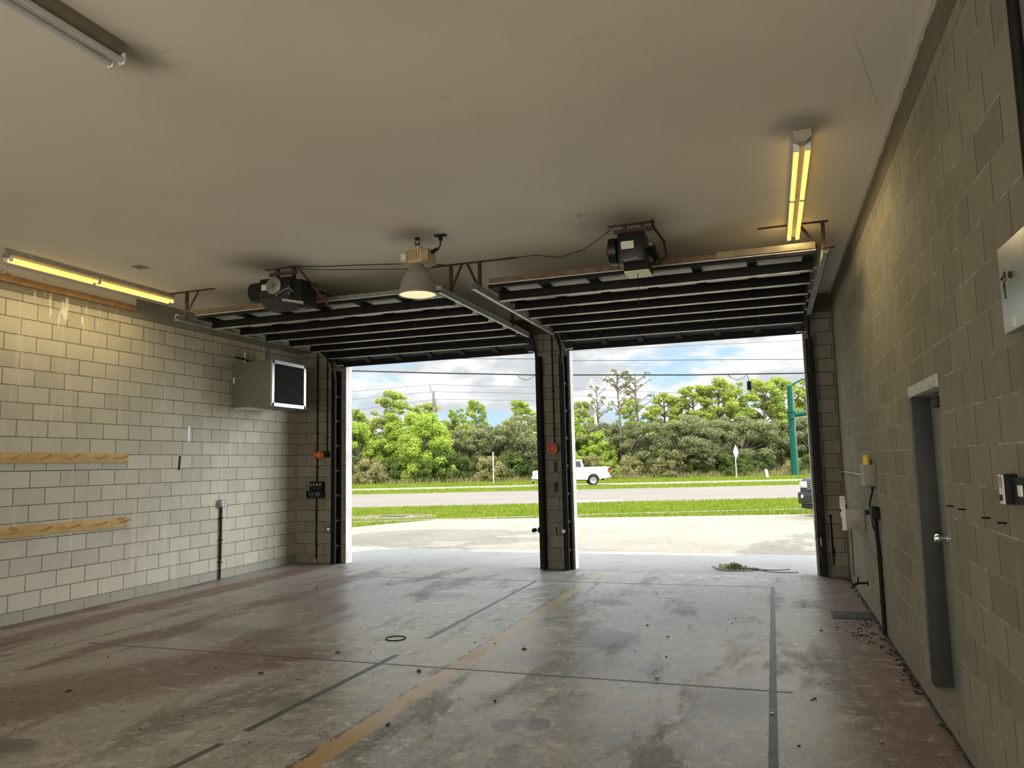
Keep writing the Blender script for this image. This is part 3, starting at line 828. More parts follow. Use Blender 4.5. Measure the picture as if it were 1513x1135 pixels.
b = B().box((hX0, hY0 + .05, hZ0 - .03), (hX0 + .3, hY1 - .25, hZ0), .003)
b.out('support_shelf', 'pan', t)
B().tube([(hX0 + .02, hY0 + .05, hZ1 + .10), (hX0 + .05, hY0 + .22, hZ1 + .09), (hX0 + .12, hY0 + .3, hZ1 + .03), (hX0 + .2, hY0 + .34, hZ1)], .014, 8).out('supply_cable', 'black', t)
B().box((hX0 + .02, hY0 - .004, hZ0 + .4), (hX0 + .05, hY0, hZ0 + .5)).out('label_plate', 'label', t)

def coat_rail(z0, z1, ya, yb, pegs, label, words):
    zm = (z0 + z1) / 2
    t = thing('coat_rail', label, 'coat rack', (XL, (ya + yb) / 2, zm), group='wooden peg rails')
    B().box((XL, ya, z0), (XL + .028, yb, z1), .003).out('backboard', 'board', t)
    for y in pegs:
        B().cyl((XL + .026, y - .04, zm - .012), (XL + .165, y - .02, zm + .035), .011, .010, 10).out('peg', 'boardred', t)
    for (y, w) in words:
        text('lettering', w, .055, 'ink', t, (XL + .0292, y, z1 - .03), (PI / 2, 0, PI / 2), .0004)
    B().cyl((XL + .027, yb - .04, z0 + .02), (XL + .029, yb - .04, z0 + .02), .008).out('screw', 'ink', t)
    return t
coat_rail(1.855, 1.985, 6.18, 7.97, (6.33, 6.72, 7.12, 7.53, 7.88), 'upper pale wooden peg rail on the left block wall, five pegs, unmarked', ())
coat_rail(.985, 1.12, 6.12, 8.00, (6.36, 6.77, 7.17, 7.57, 7.93), 'lower pale wooden peg rail on the left block wall with handwritten letters', ((6.36, 'CEA'), (7.88, 'MESS')))
b = B().box((XL, 5.4, 3.985), (XL + .045, 8.0, 4.065), .004)
for i in range(12):
    b.cyl((XL + .044, 5.6 + i * .2, 4.02 + .02 * math.sin(i * 3)), (XL + .047, 5.6 + i * .2, 4.02 + .02 * math.sin(i * 3)), .009, seg=8)
tag(b.out('timber_plank', 'boardred'), 'orange brown timber plank nailed high on the left wall under the ceiling', 'plank')
tag(B().box((XL, 9.10, 2.17), (XL + .006, 9.145, 2.41)).out('wall_strip', 'white'), 'short white strip stuck upright on the left block wall', 'strip')
tag(B().box((XL, 8.925, 1.735), (XL + .006, 8.965, 1.95), rot=(-.09, 0, 0)).out('wall_strip', 'black'), 'short black strip stuck slightly tilted below the white one', 'strip')
t = thing('power_outlet', 'grey outlet box at the top of a black conduit on the left block wall', 'outlet', (XL, 9.85, 0))
B().box((XL, 9.79, 1.13), (XL + .07, 9.93, 1.25), .008).out('box', 'grey', t)
for dz in (1.165, 1.215):
    for dy in (9.83, 9.89):
        B().box((XL + .0695, dy - .012, dz - .016), (XL + .0725, dy + .012, dz + .016), .002).out('socket', 'white', t)
b = B().cyl((XL + .022, 9.84, .0), (XL + .022, 9.84, 1.13), .016); b.cyl((XL + .022, 9.865, .3), (XL + .022, 9.865, 1.13), .006)
for dz in (.25, .6, .95):
    b.box((XL, 9.81, dz), (XL + .04, 9.88, dz + .02))
b.out('conduit', 'black', t)

# ------------------------------------------------------------------ front wall fittings
def conduit_run(t, x, z0, z1, r=.014, y=YF - .001):
    b = B().cyl((x, y - r - .004, z0), (x, y - r - .004, z1), r)
    zz = z0 + .25
    while zz < z1 - .1:
        b.box((x - .035, y - .006, zz), (x + .035, y, zz + .02)); b.box((x - r - .004, y - 2 * r - .008, zz), (x + r + .004, y, zz + .02))
        zz += .62
    return b.out('conduit', 'black', t)
t = thing('door_control_station', 'black push button box with pale digits on the left pier, conduit above and below', 'control box', (-7.95, YF, 0))
B().box((-8.08, YF - .09, 1.31), (-7.80, YF - .001, 1.475), .01).out('upper_box', 'black', t)
for i in range(4):
    for j in range(2):
        B().box((-8.055 + i * .066, YF - .101, 1.33 + j * .068), (-8.02 + i * .066, YF - .089, 1.375 + j * .068), .004).out('button', 'grey' if j else 'blackgloss', t)
lb = B().box((-8.16, YF - .07, 1.175), (-7.79, YF - .001, 1.305), .008).out('lower_box', 'black', t)
text('lettering', '12 34', .105, 'grey', t, (-7.985, YF - .0712, 1.24), (PI / 2, 0, 0), .0006)
conduit_run(t, -7.955, 1.475, 4.05); conduit_run(t, -7.965, .06, 1.175)
b = B().cyl((-7.965, YF - .03, 0), (-7.965, YF - .03, .07), .03, .02)
b.out('conduit_boot', 'grey', t)

def beacon(x, z, label, mat, z1, left=True):
    t = thing('warning_beacon', label, 'warning light', (x, YF, z))
    B().box((x + .0, YF - .08, z - .05), (x + .11, YF - .001, z + .06), .008).out('box', 'black', t)
    b = B()
    if left:
        prof = [(.05, 0), (.06, .02), (.062, .05), (.072, .06), (.072, .085), (.06, .1), (.06, .13), (.078, .15), (.078, .165), (.05, .165), (.03, .1), (.005, .1)]
        b.lathe(prof, (0, 0, 0), 'X', 24)
        bmesh.ops.scale(b.bm, vec=(-1, 1, 1), verts=b.bm.verts[:])
        bmesh.ops.rotate(b.bm, verts=b.bm.verts[:], cent=(0, 0, 0), matrix=Matrix.Rotation(.55, 3, 'Z'))
        bmesh.ops.translate(b.bm, vec=(x + .01, YF - .06, z), verts=b.bm.verts[:])
    else:
        b.lathe([(.07, 0), (.085, -.02), (.09, -.06), (.09, -.075), (.07, -.075), (.055, -.04), (.03, -.035), (.03, -.05), (.004, -.052)], (x + .05, YF - .075, z), 'Y', 26)
    b.out('horn', mat, t)
    conduit_run(t, x + .055, z + .06, z1, .012)
    return t
beacon(-7.80, 1.965, 'orange warning horn on a black box beside the left opening', 'orange', 4.0)
beacon(-3.43, 1.965, 'red orange round warning horn on the middle pillar', 'redorange', 4.1, False)

def photo_eye(x, z, dx, label, glow):
    t = thing('photo_eye', label, 'sensor', (x, 11.72, z), group='door photo eyes')
    b = B()
    b.bar((x - dx * .06, 11.72, z + .0), (x + dx * .03, 11.70, z), .03, .006)
    b.bar((x - dx * .06, 11.72, z - .04), (x - dx * .06, 11.72, z + .04), .02, .05, (0, 1, 0))
    b.out('arm', 'black', t)
    b = B().cyl((x, 11.63, z), (x, 11.72, z), .034, seg=18); b.out('housing', 'black', t)
    if glow:
        B().lathe([(.029, 0), (.026, -.006), (.01, -.009), (.001, -.0095)], (x, 11.63, z), 'Y', 20).out('lens', 'white', t)
    return t
photo_eye(-7.555, .63, 1, 'photo eye with bright white lens on the left jamb', True)
photo_eye(-3.70, .64, -1, 'black photo eye sticking out left of the pillar', False)
photo_eye(-3.20, .63, -1, 'photo eye with white lens on the right edge of the pillar', True)
t = thing('door_lock', 'black slide lock on the right door track near the floor', 'lock', (.60, 11.7, .6))
B().box((.565, 11.66, .57), (.665, 11.712, .68), .01).out('case', 'black', t)
B().cyl((.615, 11.68, .45), (.615, 11.68, .58), .012).out('handle', 'galvdull', t)
b = B().tube([(.775, YF - .02, .86), (.775, YF - .02, .5), (.778, YF - .02, .16)], .012, 8); b.ball((.775, YF - .024, .86), .024)
b.tube([(.785, YF - .02, .42), (.80, YF - .02, .33), (.803, YF - .02, .29)], .009, 6)
tag(b.out('pull_rod', 'black'), 'thin black rod hanging on the right pier in the corner', 'rod')
# pillar slots
for z0 in (1.57, 1.24):
    b = B()
    for k in range(2):
        b.box((-3.40 + k * .035, YF - .006, z0), (-3.375 + k * .035, YF, z0 + .17))
    tag(b.out('wall_bracket', 'black'), ('upper' if z0 > 1.4 else 'lower') + ' pair of short black straps on the middle pillar under the horn', 'bracket')
tag(B().box((-3.395, YF - .012, .56), (-3.375, YF, .68)).out('cable_clip', 'black'), 'small black clip low on the middle pillar', 'clip')

# ------------------------------------------------------------------ right wall fittings
t = thing('signal_box', 'beige metal box with a yellow lamp on top, mounted on the right wall', 'junction box', (XR, 8.3, 1.42))
B().box((XR - .10, 8.12, 1.42), (XR, 8.50, 1.635), .006).out('box', 'beige', t)
b = B().lathe([(.034, 0), (.034, .02), (.03, .022), (.03, .075), (.034, .078), (.034, .09), (.02, .098)], (XR - .055, 8.34, 1.635), 'Z', 20)
b.out('beacon_cap', 'yellow', t)
b = B().cyl((XR - .03, 8.16, 1.635), (XR - .03, 8.16, 1.68), .007, seg=8)
b.out('stub', 'black', t)
b = B().tube([(XR - .03, 8.2, 1.42), (XR - .035, 8.2, 1.36), (XR - .05, 8.27, 1.28), (XR - .06, 8.3, 1.2), (XR - .045, 8.25, 1.14), (XR - .03, 8.12, 1.08)], .009, 8); b.cyl((XR - .03, 8.2, 1.42), (XR - .03, 8.2, 1.395), .016)
b.out('lead', 'black', t)
t = thing('power_outlet', 'black outlet box above a thick black conduit on the right wall', 'outlet', (XR, 8.12, 0))
B().box((XR - .075, 8.0, 1.11), (XR, 8.22, 1.225), .008).out('box', 'black', t)
B().box((XR - .11, 8.22, 1.14), (XR - .02, 8.36, 1.18), .008).out('plug', 'black', t)
b = B().tube([(XR - .035, 8.1, 1.11), (XR - .03, 8.1, .95), (XR - .022, 8.12, .8), (XR - .022, 8.12, 0.)], .02, 10)
b.tube([(XR - .05, 8.3, 1.15), (XR - .05, 8.2, 1.02), (XR - .03, 8.13, .95)], .007, 6)
for dz in (.3, .72):
    b.box((XR - .045, 8.08, dz), (XR, 8.16, dz + .02))
b.out('conduit', 'black', t)
t = thing('hose_rack', 'white D shaped hose rack on a grey bracket on the right wall', 'hose rack', (XR, 9.3, .95))
b = B()
cx, cz = XR - .20, 1.03
arc = [(-1, -.21), (-1, .12)]
pts = []
for k in range(9):
    a = PI - PI * k / 8
    pts.append((cx, 9.62 + .085 * math.cos(a), cz + .12 + .085 * math.sin(a)))
pts = [(cx, 9.535, cz - .16)] + pts + [(cx, 9.705, cz - .02)]
for p, q in zip(pts, pts[1:]):
    b.bar(p, q, .05, .045, (1, 0, 0))
b.out('hook_plate', 'white', t)
b = B().box((cx + .02, 9.45, cz - .14), (cx + .032, 9.55, cz + .14)); b.cyl((cx - .03, 9.62, cz + .06), (cx + .02, 9.62, cz + .06), .02); b.cyl((cx - .03, 9.6, cz - .12), (cx + .02, 9.6, cz - .12), .02)
b.out('clamp', 'black', t)
b = B().box((cx + .02, 9.36, cz - .14), (XR, 9.50, cz + .09), .006)
b.out('bracket_arm', 'grey', t)
t = thing('hose_bib', 'dark brass hose tap low on the right wall', 'tap', (XR, 9.47, .28))
b = B().cyl((XR, 9.47, .28), (XR - .12, 9.47, .28), .013); b.cyl((XR - .10, 9.47, .28), (XR - .16, 9.47, .255), .017); b.cyl((XR - .155, 9.47, .265), (XR - .17, 9.47, .215), .014); b.cyl((XR, 9.47, .28), (XR - .01, 9.47, .28), .03)
b.out('spout', 'black', t)
b = B().cyl((XR - .105, 9.47, .28), (XR - .105, 9.47, .335), .008); b.cyl((XR - .105, 9.43, .34), (XR - .105, 9.51, .34), .010)
b.out('handle', 'black', t)
b = B()
for i in range(30):
    zc = .16 + i * .0245
    y = 10.85 + .025 * math.sin(i * .3)
    ring = []
    for k in range(10):
        a = 2 * PI * k / 10
        u, w = .008 * math.cos(a), .017 * math.sin(a)
        ring.append((XR - .02 + (u if i % 2 else 0), y + (0 if i % 2 else u), zc + w))
    b.tube(ring, .0035, 5, closed=True)
b.cyl((XR, 10.85 + .02, .885), (XR - .03, 10.87, .885), .008)
tag(b.out('hanging_chain', 'black'), 'dark link chain hanging down the right wall near the corner', 'chain')
t = thing('wall_conduit', 'horizontal grey conduit on the right wall running into the beige box', 'conduit', (XR, 10.0, 1.52))
b = B().cyl((XR - .02, 11.85, 1.515), (XR - .02, 8.50, 1.515), .013)
for yy in (8.9, 9.9, 10.9):
    b.box((XR - .036, yy, 1.495), (XR, yy + .02, 1.535))
b.out('pipe', 'galvdull', t)
t = thing('switch_box', 'switch box with pale labelled cover and black side on the right wall', 'switch', (XR, 3.75, 1.5))
B().box((XR - .052, 3.63, 1.505), (XR, 3.70, 1.632), .003).out('box', 'black', t)
b = B().box((XR - .055, 3.632, 1.507), (XR - .0515, 3.698, 1.630))
cv = b.out('cover', 'label', t)
B().box((XR - .057, 3.642, 1.575), (XR - .0548, 3.688, 1.622), .0005).out('label_strip', 'grey', cv)
B().box((XR - .062, 3.655, 1.52), (XR - .0548, 3.675, 1.545), .002).out('toggle', 'black', cv)
t = thing('wall_switch', 'small black box on the right wall nearest the camera beside the labelled switch', 'switch', (XR, 3.5, 1.52))
B().box((XR - .03, 3.40, 1.51), (XR, 3.585, 1.62), .004).out('box', 'black', t)
B().box((XR - .036, 3.47, 1.545), (XR - .029, 3.52, 1.59), .003).out('rocker', 'white', t)
for (y, zz, lab) in ((4.86, 1.425, 'farthest of four black pins sticking from the right wall'), (4.58, 1.425, 'second black pin from the door on the right wall'),
                     (4.11, 1.415, 'third black pin from the door on the right wall'), (3.85, 1.412, 'nearest of four black pins sticking from the right wall')):
    tag(B().cyl((XR, y, zz), (XR - .035, y - .01, zz + .002), .0045, seg=8).cyl((XR - .034, y - .01, zz + .002), (XR - .037, y - .01, zz + .002), .007, seg=8).out('wall_pin', 'black'), lab, 'pin')
t = thing('key_cabinet', 'steel wall plate with keys hanging from its lock at the right edge', 'key cabinet', (XR, 3.2, 2.2))
pl = B().box((XR - .03, 2.7, 2.205), (XR, 3.515, 2.56), .004).out('plate', 'steelplate', t)
B().cyl((XR - .03, 3.355, 2.42), (XR - .04, 3.355, 2.42), .013, seg=18).out('lock', 'brass', t)
b = B()
b.tube([(XR - .055, 3.36 + .016 * math.cos(a), 2.405 + .016 * math.sin(a)) for a in [2 * PI * i / 14 for i in range(14)]], .002, 5, closed=True)
for (dy, zz, an) in ((-.012, 2.42, 1.4), (.004, 2.375, -.15)):
    b.box((XR - .058, 3.36 + dy - .012, zz - .013), (XR - .054, 3.36 + dy + .012, zz + .013), .003)
    b.box((XR - .058, 3.36 + dy - .004, zz - .05), (XR - .054, 3.36 + dy + .004, zz - .012), rot=(an, 0, 0), piv=(XR - .056, 3.36 + dy, zz))
b.out('key', 'brass', t)
B().box((XR - .0315, 3.36, 2.215), (XR - .0298, 3.40, 2.255)).out('label', 'label', pl)
b = B().cyl((XR - .02, 3.08, 2.56), (XR - .02, 3.08, CE), .02)
tag(b.out('wall_conduit', 'black'), 'vertical black conduit rising from the key cabinet on the right wall', 'conduit')

# ------------------------------------------------------------------ on the floor
def strip(name, pts, w, lab, z=.0012):
    z += .0003 * (w < .03)
    b = B()
    a, c = Vector((*pts[0], 0)), Vector((*pts[1], 0))
    d = (c - a).normalized(); s = Vector((-d.y, d.x, 0)) * w / 2
    n = max(2, int((c - a).length / .12))
    L = []; R_ = []
    for i in range(n + 1):
        p = a + (c - a) * i / n
        j = .006 * random.uniform(-1, 1)
        L.append(p + s * (1 + j * 8)); R_.append(p - s * (1 - j * 8))
    b.prism([(p.x, p.y, .0002) for p in L] + [(p.x, p.y, .0002) for p in reversed(R_)], (0, 0, z))
    return tag(b.out(name, 'tape'), lab, 'tape', 'tape lines on the floor')
strip('floor_tape', ((-.085, 3.9), (-.075, 10.72)), .055, 'long dark tape line on the floor of the right bay')
strip('floor_tape', ((-3.345, 6.95), (-3.36, 10.62)), .05, 'dark tape line on the floor in front of the pillar')
strip('floor_tape', ((-3.385, 4.25), (-3.345, 6.28)), .055, 'dark tape line on the floor crossing the near joint')
strip('floor_tape', ((-3.43, 2.9), (-3.385, 4.02)), .05, 'short dark tape line at the bottom left of the floor')
strip('floor_tape', ((-6.68, 5.93), (.055, 6.02)), .028, 'thin dark line across the floor from the left stripe, nearer one')
strip('floor_tape', ((-6.66, 10.53), (-.05, 10.73)), .026, 'thin dark line across the floor in front of the openings, farther one')
t = thing('floor_drain', 'rectangular iron drain grate in the floor by the right wall', 'drain', (.75, 9.02, 0))
B().box((.53, 8.80, .0003), (.955, 9.23, .003)).out('frame', 'drain', t)
b = B()
for i in range(13):
    b.box((.545 + i * .031, 8.82, .003), (.563 + i * .031, 9.21, .010), .002)
b.out('grate', 'drain', t)
b = B().tube([(-3.66 + .10 * math.cos(a), 6.85 + .10 * math.sin(a), .004) for a in [2 * PI * i / 24 for i in range(24)]], .006, 6, closed=True)
tag(b.out('floor_ring', 'black'), 'thin dark ring lying on the floor left of the yellow stripe', 'ring')
def flat_leaf(x, y, s, rz, lab, mat='leafdry'):
    b = B(); s *= .55
    n = 9
    pts = []
    for k in range(n):
        a = 2 * PI * k / n
        r = s * (1 + .35 * random.uniform(-1, 1))
        pts.append((x + r * math.cos(a) * 1.5 * math.cos(rz) - r * math.sin(a) * math.sin(rz), y + r * math.cos(a) * 1.5 * math.sin(rz) + r * math.sin(a) * math.cos(rz), .002 + .006 * random.random()))
    b.prism(pts, (0, 0, .004 + s * .15))
    return tag(b.out('dead_leaf', mat), lab, 'debris', 'dead leaves on the floor')
LV = [(-4.18, 5.42, .035, 'dead leaf on the floor left of the near tape line'), (-3.92, 6.2, .03, 'curled dead leaf by the near floor joint, left part'),
      (-2.90, 5.83, .035, 'dark dead leaf beside the near joint left of the yellow stripe'), (-2.27, 6.75, .03, 'dark dead leaf just right of the yellow stripe'),
      (-2.52, 4.6, .025, 'small dead leaf in front of the yellow stripe at the bottom'), (-1.32, 8.0, .02, 'dead leaf on the floor in the middle of the right bay'),
      (-1.05, 7.55, .02, 'dead leaf near the oil mark in the right bay'), (-5.37, 4.6, .03, 'dead leaf on the red paint at the left'),
      (-6.3, 9.4, .03, 'dead leaf by the thin brown stripe near the left wall'), (-5.4, 9.9, .022, 'small dead leaf on the floor of the left bay'),
      (-1.5, 9.9, .02, 'dead leaf on the floor near the right threshold'), (-.085, 5.5, .022, 'pale torn scrap on the long tape line'),
      (-.95, 6.1, .02, 'dead leaf on the near joint in the right bay'), (-2.0, 5.25, .018, 'small dead leaf left of the two bare patches'), (.2, 5.9, .018, 'small dead leaf right of the long tape line')]
for i, (x, y, s, lab) in enumerate(LV):
    flat_leaf(x, y, s, i * 1.1, lab, 'label' if 'scrap' in lab else 'leafdry')
b = B()
rnd = random.Random(3)
for i in range(150):
    yy = rnd.uniform(6.2, 8.9)
    sp = .05 + .38 * max(0, 1 - abs(yy - 8.2) / .7)
    xx = XR - .02 - abs(rnd.gauss(0, sp * .7))
    r = rnd.uniform(.005, .013)
    b.ball((xx, yy, r * .45), r, (1.3, 1, .5), 6, 4)
for i in range(70):
    yy = rnd.uniform(4.2, 11.7); xx = XR - .01 - abs(rnd.gauss(0, .02))
    r = rnd.uniform(.005, .014)
    b.ball((xx, yy, r * .45), r, (1.3, 1.5, .6), 6, 4)
for i in range(110):
    xx = rnd.uniform(-7, .8); yy = rnd.uniform(3.5, 11.6); r = rnd.uniform(.004, .009)
    b.ball((xx, yy, r * .4), r, (1.3, 1, .5), 5, 4)
tag(b.out('grit', 'gravel'), 'dark grit scattered over the floor and along the right wall', 'debris', kind='stuff')

# ------------------------------------------------------------------ outdoors: ground
def poly(name, pts, z, mat, thick=.05):
    b = B().prism([(p.x, p.y, z) for p in pts], (0, 0, -thick))
    return struct(b, name, mat)
poly('ground', [Vector((-260, -120, 0)), Vector((260, -120, 0)), Vector((260, 320, 0)), Vector((-260, 320, 0))], -.26, 'soil', .1)
poly('apron', [Vector((-14, YF - .122, 0)), Vector((5, YF - .122, 0)), Vector((5, 14.35, 0)), Vector((-14, 14.35, 0))], -.006, 'apron', .2)
poly('pavement', [Vector((-14, 14.35, 0)), Vector((5, 14.35, 0)), Vector((30, 14.35, 0)), G(40, 23.0), G(8.4, 23.2), G(4, 23.5), G(1, 24.0), G(-2.5, 24.3), G(-3.8, 23.1), G(-5, 21.6), G(-7, 19.5), Vector((-14, 17, 0))], -.02, 'lot', .2)
poly('rear_apron', [Vector((-14, YB - 14, 0)), Vector((5, YB - 14, 0)), Vector((5, YB - .2, 0)), Vector((-14, YB - .2, 0))], -.01, 'apron', .15)
poly('lawn', [G(-70, 14), G(-12, 14), G(-7, 19), G(-5, 21), G(-2.5, 22), G(40, 22), G(70, 22), G(70, 32.6), G(-70, 32.6)], -.05, 'lawn', .15)
poly('road', [G(-110, 32.5), G(110, 32.5), G(110, 50.0), G(-110, 48.0)], -.06, 'road', .12)
poly('lawn_median', [G(-110, 48.0), G(110, 50.0), G(110, 56.6), G(-110, 55.6)], -.05, 'lawn', .15)
poly('far_road', [G(-110, 55.6), G(110, 56.6), G(110, 62.6), G(-110, 61.6)], -.055, 'farroad', .12)
poly('far_lawn', [G(-110, 61.6), G(110, 62.6), G(110, 130), G(-110, 130)], -.05, 'lawn', .15)
b = B().prism([G(-9, 23.45, -.03), G(4, 25.1, -.03), G(12, 25.5, -.03), G(12, 25.6, -.03), G(4, 25.2, -.03), G(-9, 23.55, -.03)], (0, 0, .03))
struct(b, 'kerb_strip', 'kerb')
b = B().prism([G(-5.3, 25.0, -.045), G(-2.9, 25.0, -.045), G(-2.6, 26.6, -.045), G(-3.6, 27.8, -.045), G(-5.6, 27.4, -.045), G(-6.0, 26, -.045)], (0, 0, .012))
struct(b, 'path_dirt', 'soil')
# turn arrow painted on the near road
b = B().prism([G(2.3, 34.6, -.058), G(3.3, 35.3, -.058), G(3.3, 34.85, -.058), G(5.0, 34.85, -.058), G(5.0, 34.4, -.058), G(3.3, 34.4, -.058), G(3.3, 33.9, -.058)], (0, 0, .004))
struct(b, 'road_marking', 'whitepaint')
t = thing('storm_drain', 'dark storm drain grate in the bare patch of the roadside lawn', 'drain', G(-4.2, 26.1, -.033))
c = G(-4.2, 26.1, 0)
B().box((c.x - .6, c.y - .35, -.034), (c.x + .6, c.y + .35, -.01), .01, rot=(0, 0, -YAW * 0), piv=c).out('rim', 'kerb', t)
b = B()
for i in range(9):
    b.box((c.x - .5 + i * .115, c.y - .28, -.012), (c.x - .44 + i * .115, c.y + .28, .004))
b.out('grate', 'drain', t)

def raw_mesh(name, verts, faces, mat):
    me = bpy.data.meshes.new(name)
    me.vertices.add(len(verts)); me.vertices.foreach_set('co', np.asarray(verts, np.float32).ravel())
    k = faces.shape[1]
    me.loops.add(faces.size); me.loops.foreach_set('vertex_index', faces.astype(np.int32).ravel())
    me.polygons.add(len(faces)); me.polygons.foreach_set('loop_start', np.arange(0, faces.size, k, dtype=np.int32))
    me.update(calc_edges=True); me.validate()
    me.materials.append(MT[mat])
    return me

def grass(name, u0, u1, v0, v1, n, h, lab, seed, skip=None):
    r = np.random.default_rng(seed)
    u = r.uniform(u0, u1, n); v = r.uniform(v0, v1, n)
    if skip is not None:
        k = ~skip(u, v); u, v = u[k], v[k]; n = len(u)
    base = np.outer(u, np.array(HR)) + np.outer(v, np.array(HF)); base[:, 2] = -.052
    a = r.uniform(0, PI, n); w = r.uniform(.018, .035, n) * h / .12
    dx = np.stack([np.cos(a) * w, np.sin(a) * w, np.zeros(n)], 1)
    tip = base + np.stack([r.normal(0, .4, n) * h, r.normal(0, .4, n) * h, r.uniform(.6, 1.2, n) * h], 1)
    V = np.stack([base - dx, base + dx, tip], 1).reshape(-1, 3)
    F = np.arange(3 * n).reshape(n, 3)
    o = bpy.data.objects.new(name, raw_mesh(name, V, F, 'blade'))
    COL.objects.link(o)
    return tag(o, lab, 'grass', kind='stuff')
def near_skip(u, v):
    edge = np.interp(u, [-7, -5, -3.8, -2.5, 1, 4, 8.4, 16], [19.6, 21.7, 23.2, 24.35, 24.1, 23.6, 23.3, 23.2])
    d = ((u + 4.3) / 1.6) ** 2 + ((v - 26.3) / 1.3) ** 2
    ln = np.abs(v - np.interp(u, [-9, 4, 12], [23.5, 25.15, 25.55])) < .1
    return (v < edge) | ((d < 1) & (np.sin(u * 37) * np.cos(v * 29) > -.75)) | ln
grass('lawn_grass', -8, 14, 19.6, 32.5, 42000, .10, 'bright green grass verge between the pavement and the road', 1, near_skip)
grass('median_grass', -28, 38, 49.5, 55.8, 24000, .13, 'strip of green grass between the near road and the far road', 2)
grass('far_grass', -34, 46, 62.3, 73.2, 30000, .18, 'yellow green grass strip in front of the woods', 3)

# ------------------------------------------------------------------ vehicles
def pickup(loc, rz, paint, label, chrome_front, lettering=None):
    t = thing('pickup_truck', label, 'pickup truck', loc, rz)
    L = 2.98
    def arch(cx, r=.47, n=10):
        return [(cx + r * math.cos(PI * k / n), .40 + r * math.sin(PI * k / n)) for k in range(n + 1)]
    fx, rx = 1.92, -1.72
    prof = [(L, .62), (L - .02, 1.02), (2.86, 1.14), (2.3, 1.22), (1.35, 1.30), (-1.02, 1.30), (-1.02, .85), (-L + .02, .85), (-L + .04, .55)]
    bottom = [(rx - .47, .5)] + list(reversed(arch(rx))) + [(rx + .47, .45), (fx - .47, .45)] + list(reversed(arch(fx))) + [(fx + .47, .52)]
    prof = prof + bottom
    b = B().prism([(x, -.98, z) for x, z in prof], (0, 1.96, 0))
    b.bevel(.035, 2, .55)
    body = b.out('body', paint, t, local=True)
    b = B()
    for s in (-1, 1):                                         # bed sides with wheel bulge
        pr = [(-1.06, .83), (-1.06, 1.36), (-L + .02, 1.36), (-L + .02, .62), (rx - .47, .6)] + list(reversed(arch(rx)))[1:-1] + [(rx + .47, .6)]
        b.prism([(x, s * .985, z) for x, z in pr], (0, -s * .10, 0))
        pts = [(rx + .54 * math.cos(PI * k / 10), s * .99, .42 + .54 * math.sin(PI * k / 10)) for k in range(11)]
        for p, q in zip(pts, pts[1:]):
            b.bar(p, q, .05, .06, (0, 1, 0))
    b.box((-1.10, -.9, .85), (-1.04, .9, 1.36)); 
    b.out('bed_side', paint, t, local=True)
    tg = B().box((-L - .01, -.93, .72), (-L + .05, .93, 1.36), .02).out('tailgate', paint, t, local=True)
    b = B().hull8([(1.35, -.93, 1.29), (-1.03, -.93, 1.29), (-1.03, .93, 1.29), (1.35, .93, 1.29)],
                  [(.55, -.74, 1.90), (-.85, -.74, 1.92), (-.85, .74, 1.92), (.55, .74, 1.90)])
    b.bevel(.04, 2, .3)
    cab = b.out('cab', paint, t, local=True)
    def ys(z): return .93 - (z - 1.29) * .19 / .62 + .006
    for s in (-1, 1):
        for q in ([(1.08, 1.36), (.50, 1.82), (.02, 1.83), (.02, 1.36)], [(-.06, 1.36), (-.06, 1.83), (-.74, 1.84), (-.86, 1.36)]):
            b = B().prism([(x, s * ys(z), z) for x, z in q], (0, -s * .02, 0))
            b.out('side_window', 'glass', cab, local=True)
        b = B()
        for x in (.1, -.78):
            b.box((x, s * .975, 1.16), (x + .16, s * 1.0, 1.20), .008)
        b.out('door_handle', 'blackgloss' if chrome_front else paint, t, local=True)
        B().box((.95, s * .96, 1.33), (1.10, s * 1.16, 1.50), .03).out('mirror', 'blackgloss', t, local=True)
        for x in (fx, rx):
            w = B().lathe([(.24, -.13), (.36, -.13), (.40, -.09), (.40, .09), (.36, .13), (.24, .13), (.24, -.13)], (x, s * .86, .40), 'Y', 30, cap=False).out('wheel', 'tyre', t, local=True)
            b = B().lathe([(.001, .10), (.09, .105), (.10, .08), (.20, .09), (.245, .125), (.245, -.1), (.001, -.1)], (0, 0, 0), 'Y', 30)
            for k in range(6):
                a = k * PI / 3
                b.bar((.06 * math.cos(a), .10, .06 * math.sin(a)), (.22 * math.cos(a), .11, .22 * math.sin(a)), .06, .02, (0, 1, 0))
            if s < 0:
                bmesh.ops.scale(b.bm, vec=(1, -1, 1), verts=b.bm.verts[:])
            bmesh.ops.translate(b.bm, vec=(x, s * .86, .40), verts=b.bm.verts[:])
            b.out('rim', 'rim', w, local=True)
        B().box((L - .22, s * .62, .86), (L + .012, s * .985, 1.05), .03).out('headlight', 'lamp', t, local=True)
        B().box((L - .33, s * .97, .93), (L - .2, s * .99, 1.03), .01).out('marker_lamp', 'amber', t, local=True)
        B().box((-L - .015, s * .84, .92), (-L + .12, s * .992, 1.30), .01).out('tail_lamp', 'red', t, local=True)
    b = B().prism([(1.28, -.80, 1.345), (.62, -.70, 1.845), (.62, .70, 1.845), (1.28, .80, 1.345)], (.02, 0, .02))
    b.out('windscreen', 'glass', cab, local=True)
    b = B().prism([(-1.005, -.78, 1.40), (-.885, -.68, 1.84), (-.885, .68, 1.84), (-1.005, .78, 1.40)], (-.02, 0, .0))
    b.out('rear_window', 'glass', cab, local=True)
    b = B().box((L - .03, -.62, .80), (L + .012, .62, 1.08), .02)
    gr = b.out('grille', 'blackgloss', t, local=True)
    b = B()
    for k in range(4):
        b.box((L + .008, -.6, .83 + k * .065), (L + .02, .6, .85 + k * .065))
    b.box((L + .006, -.03, .8), (L + .022, .03, 1.08))
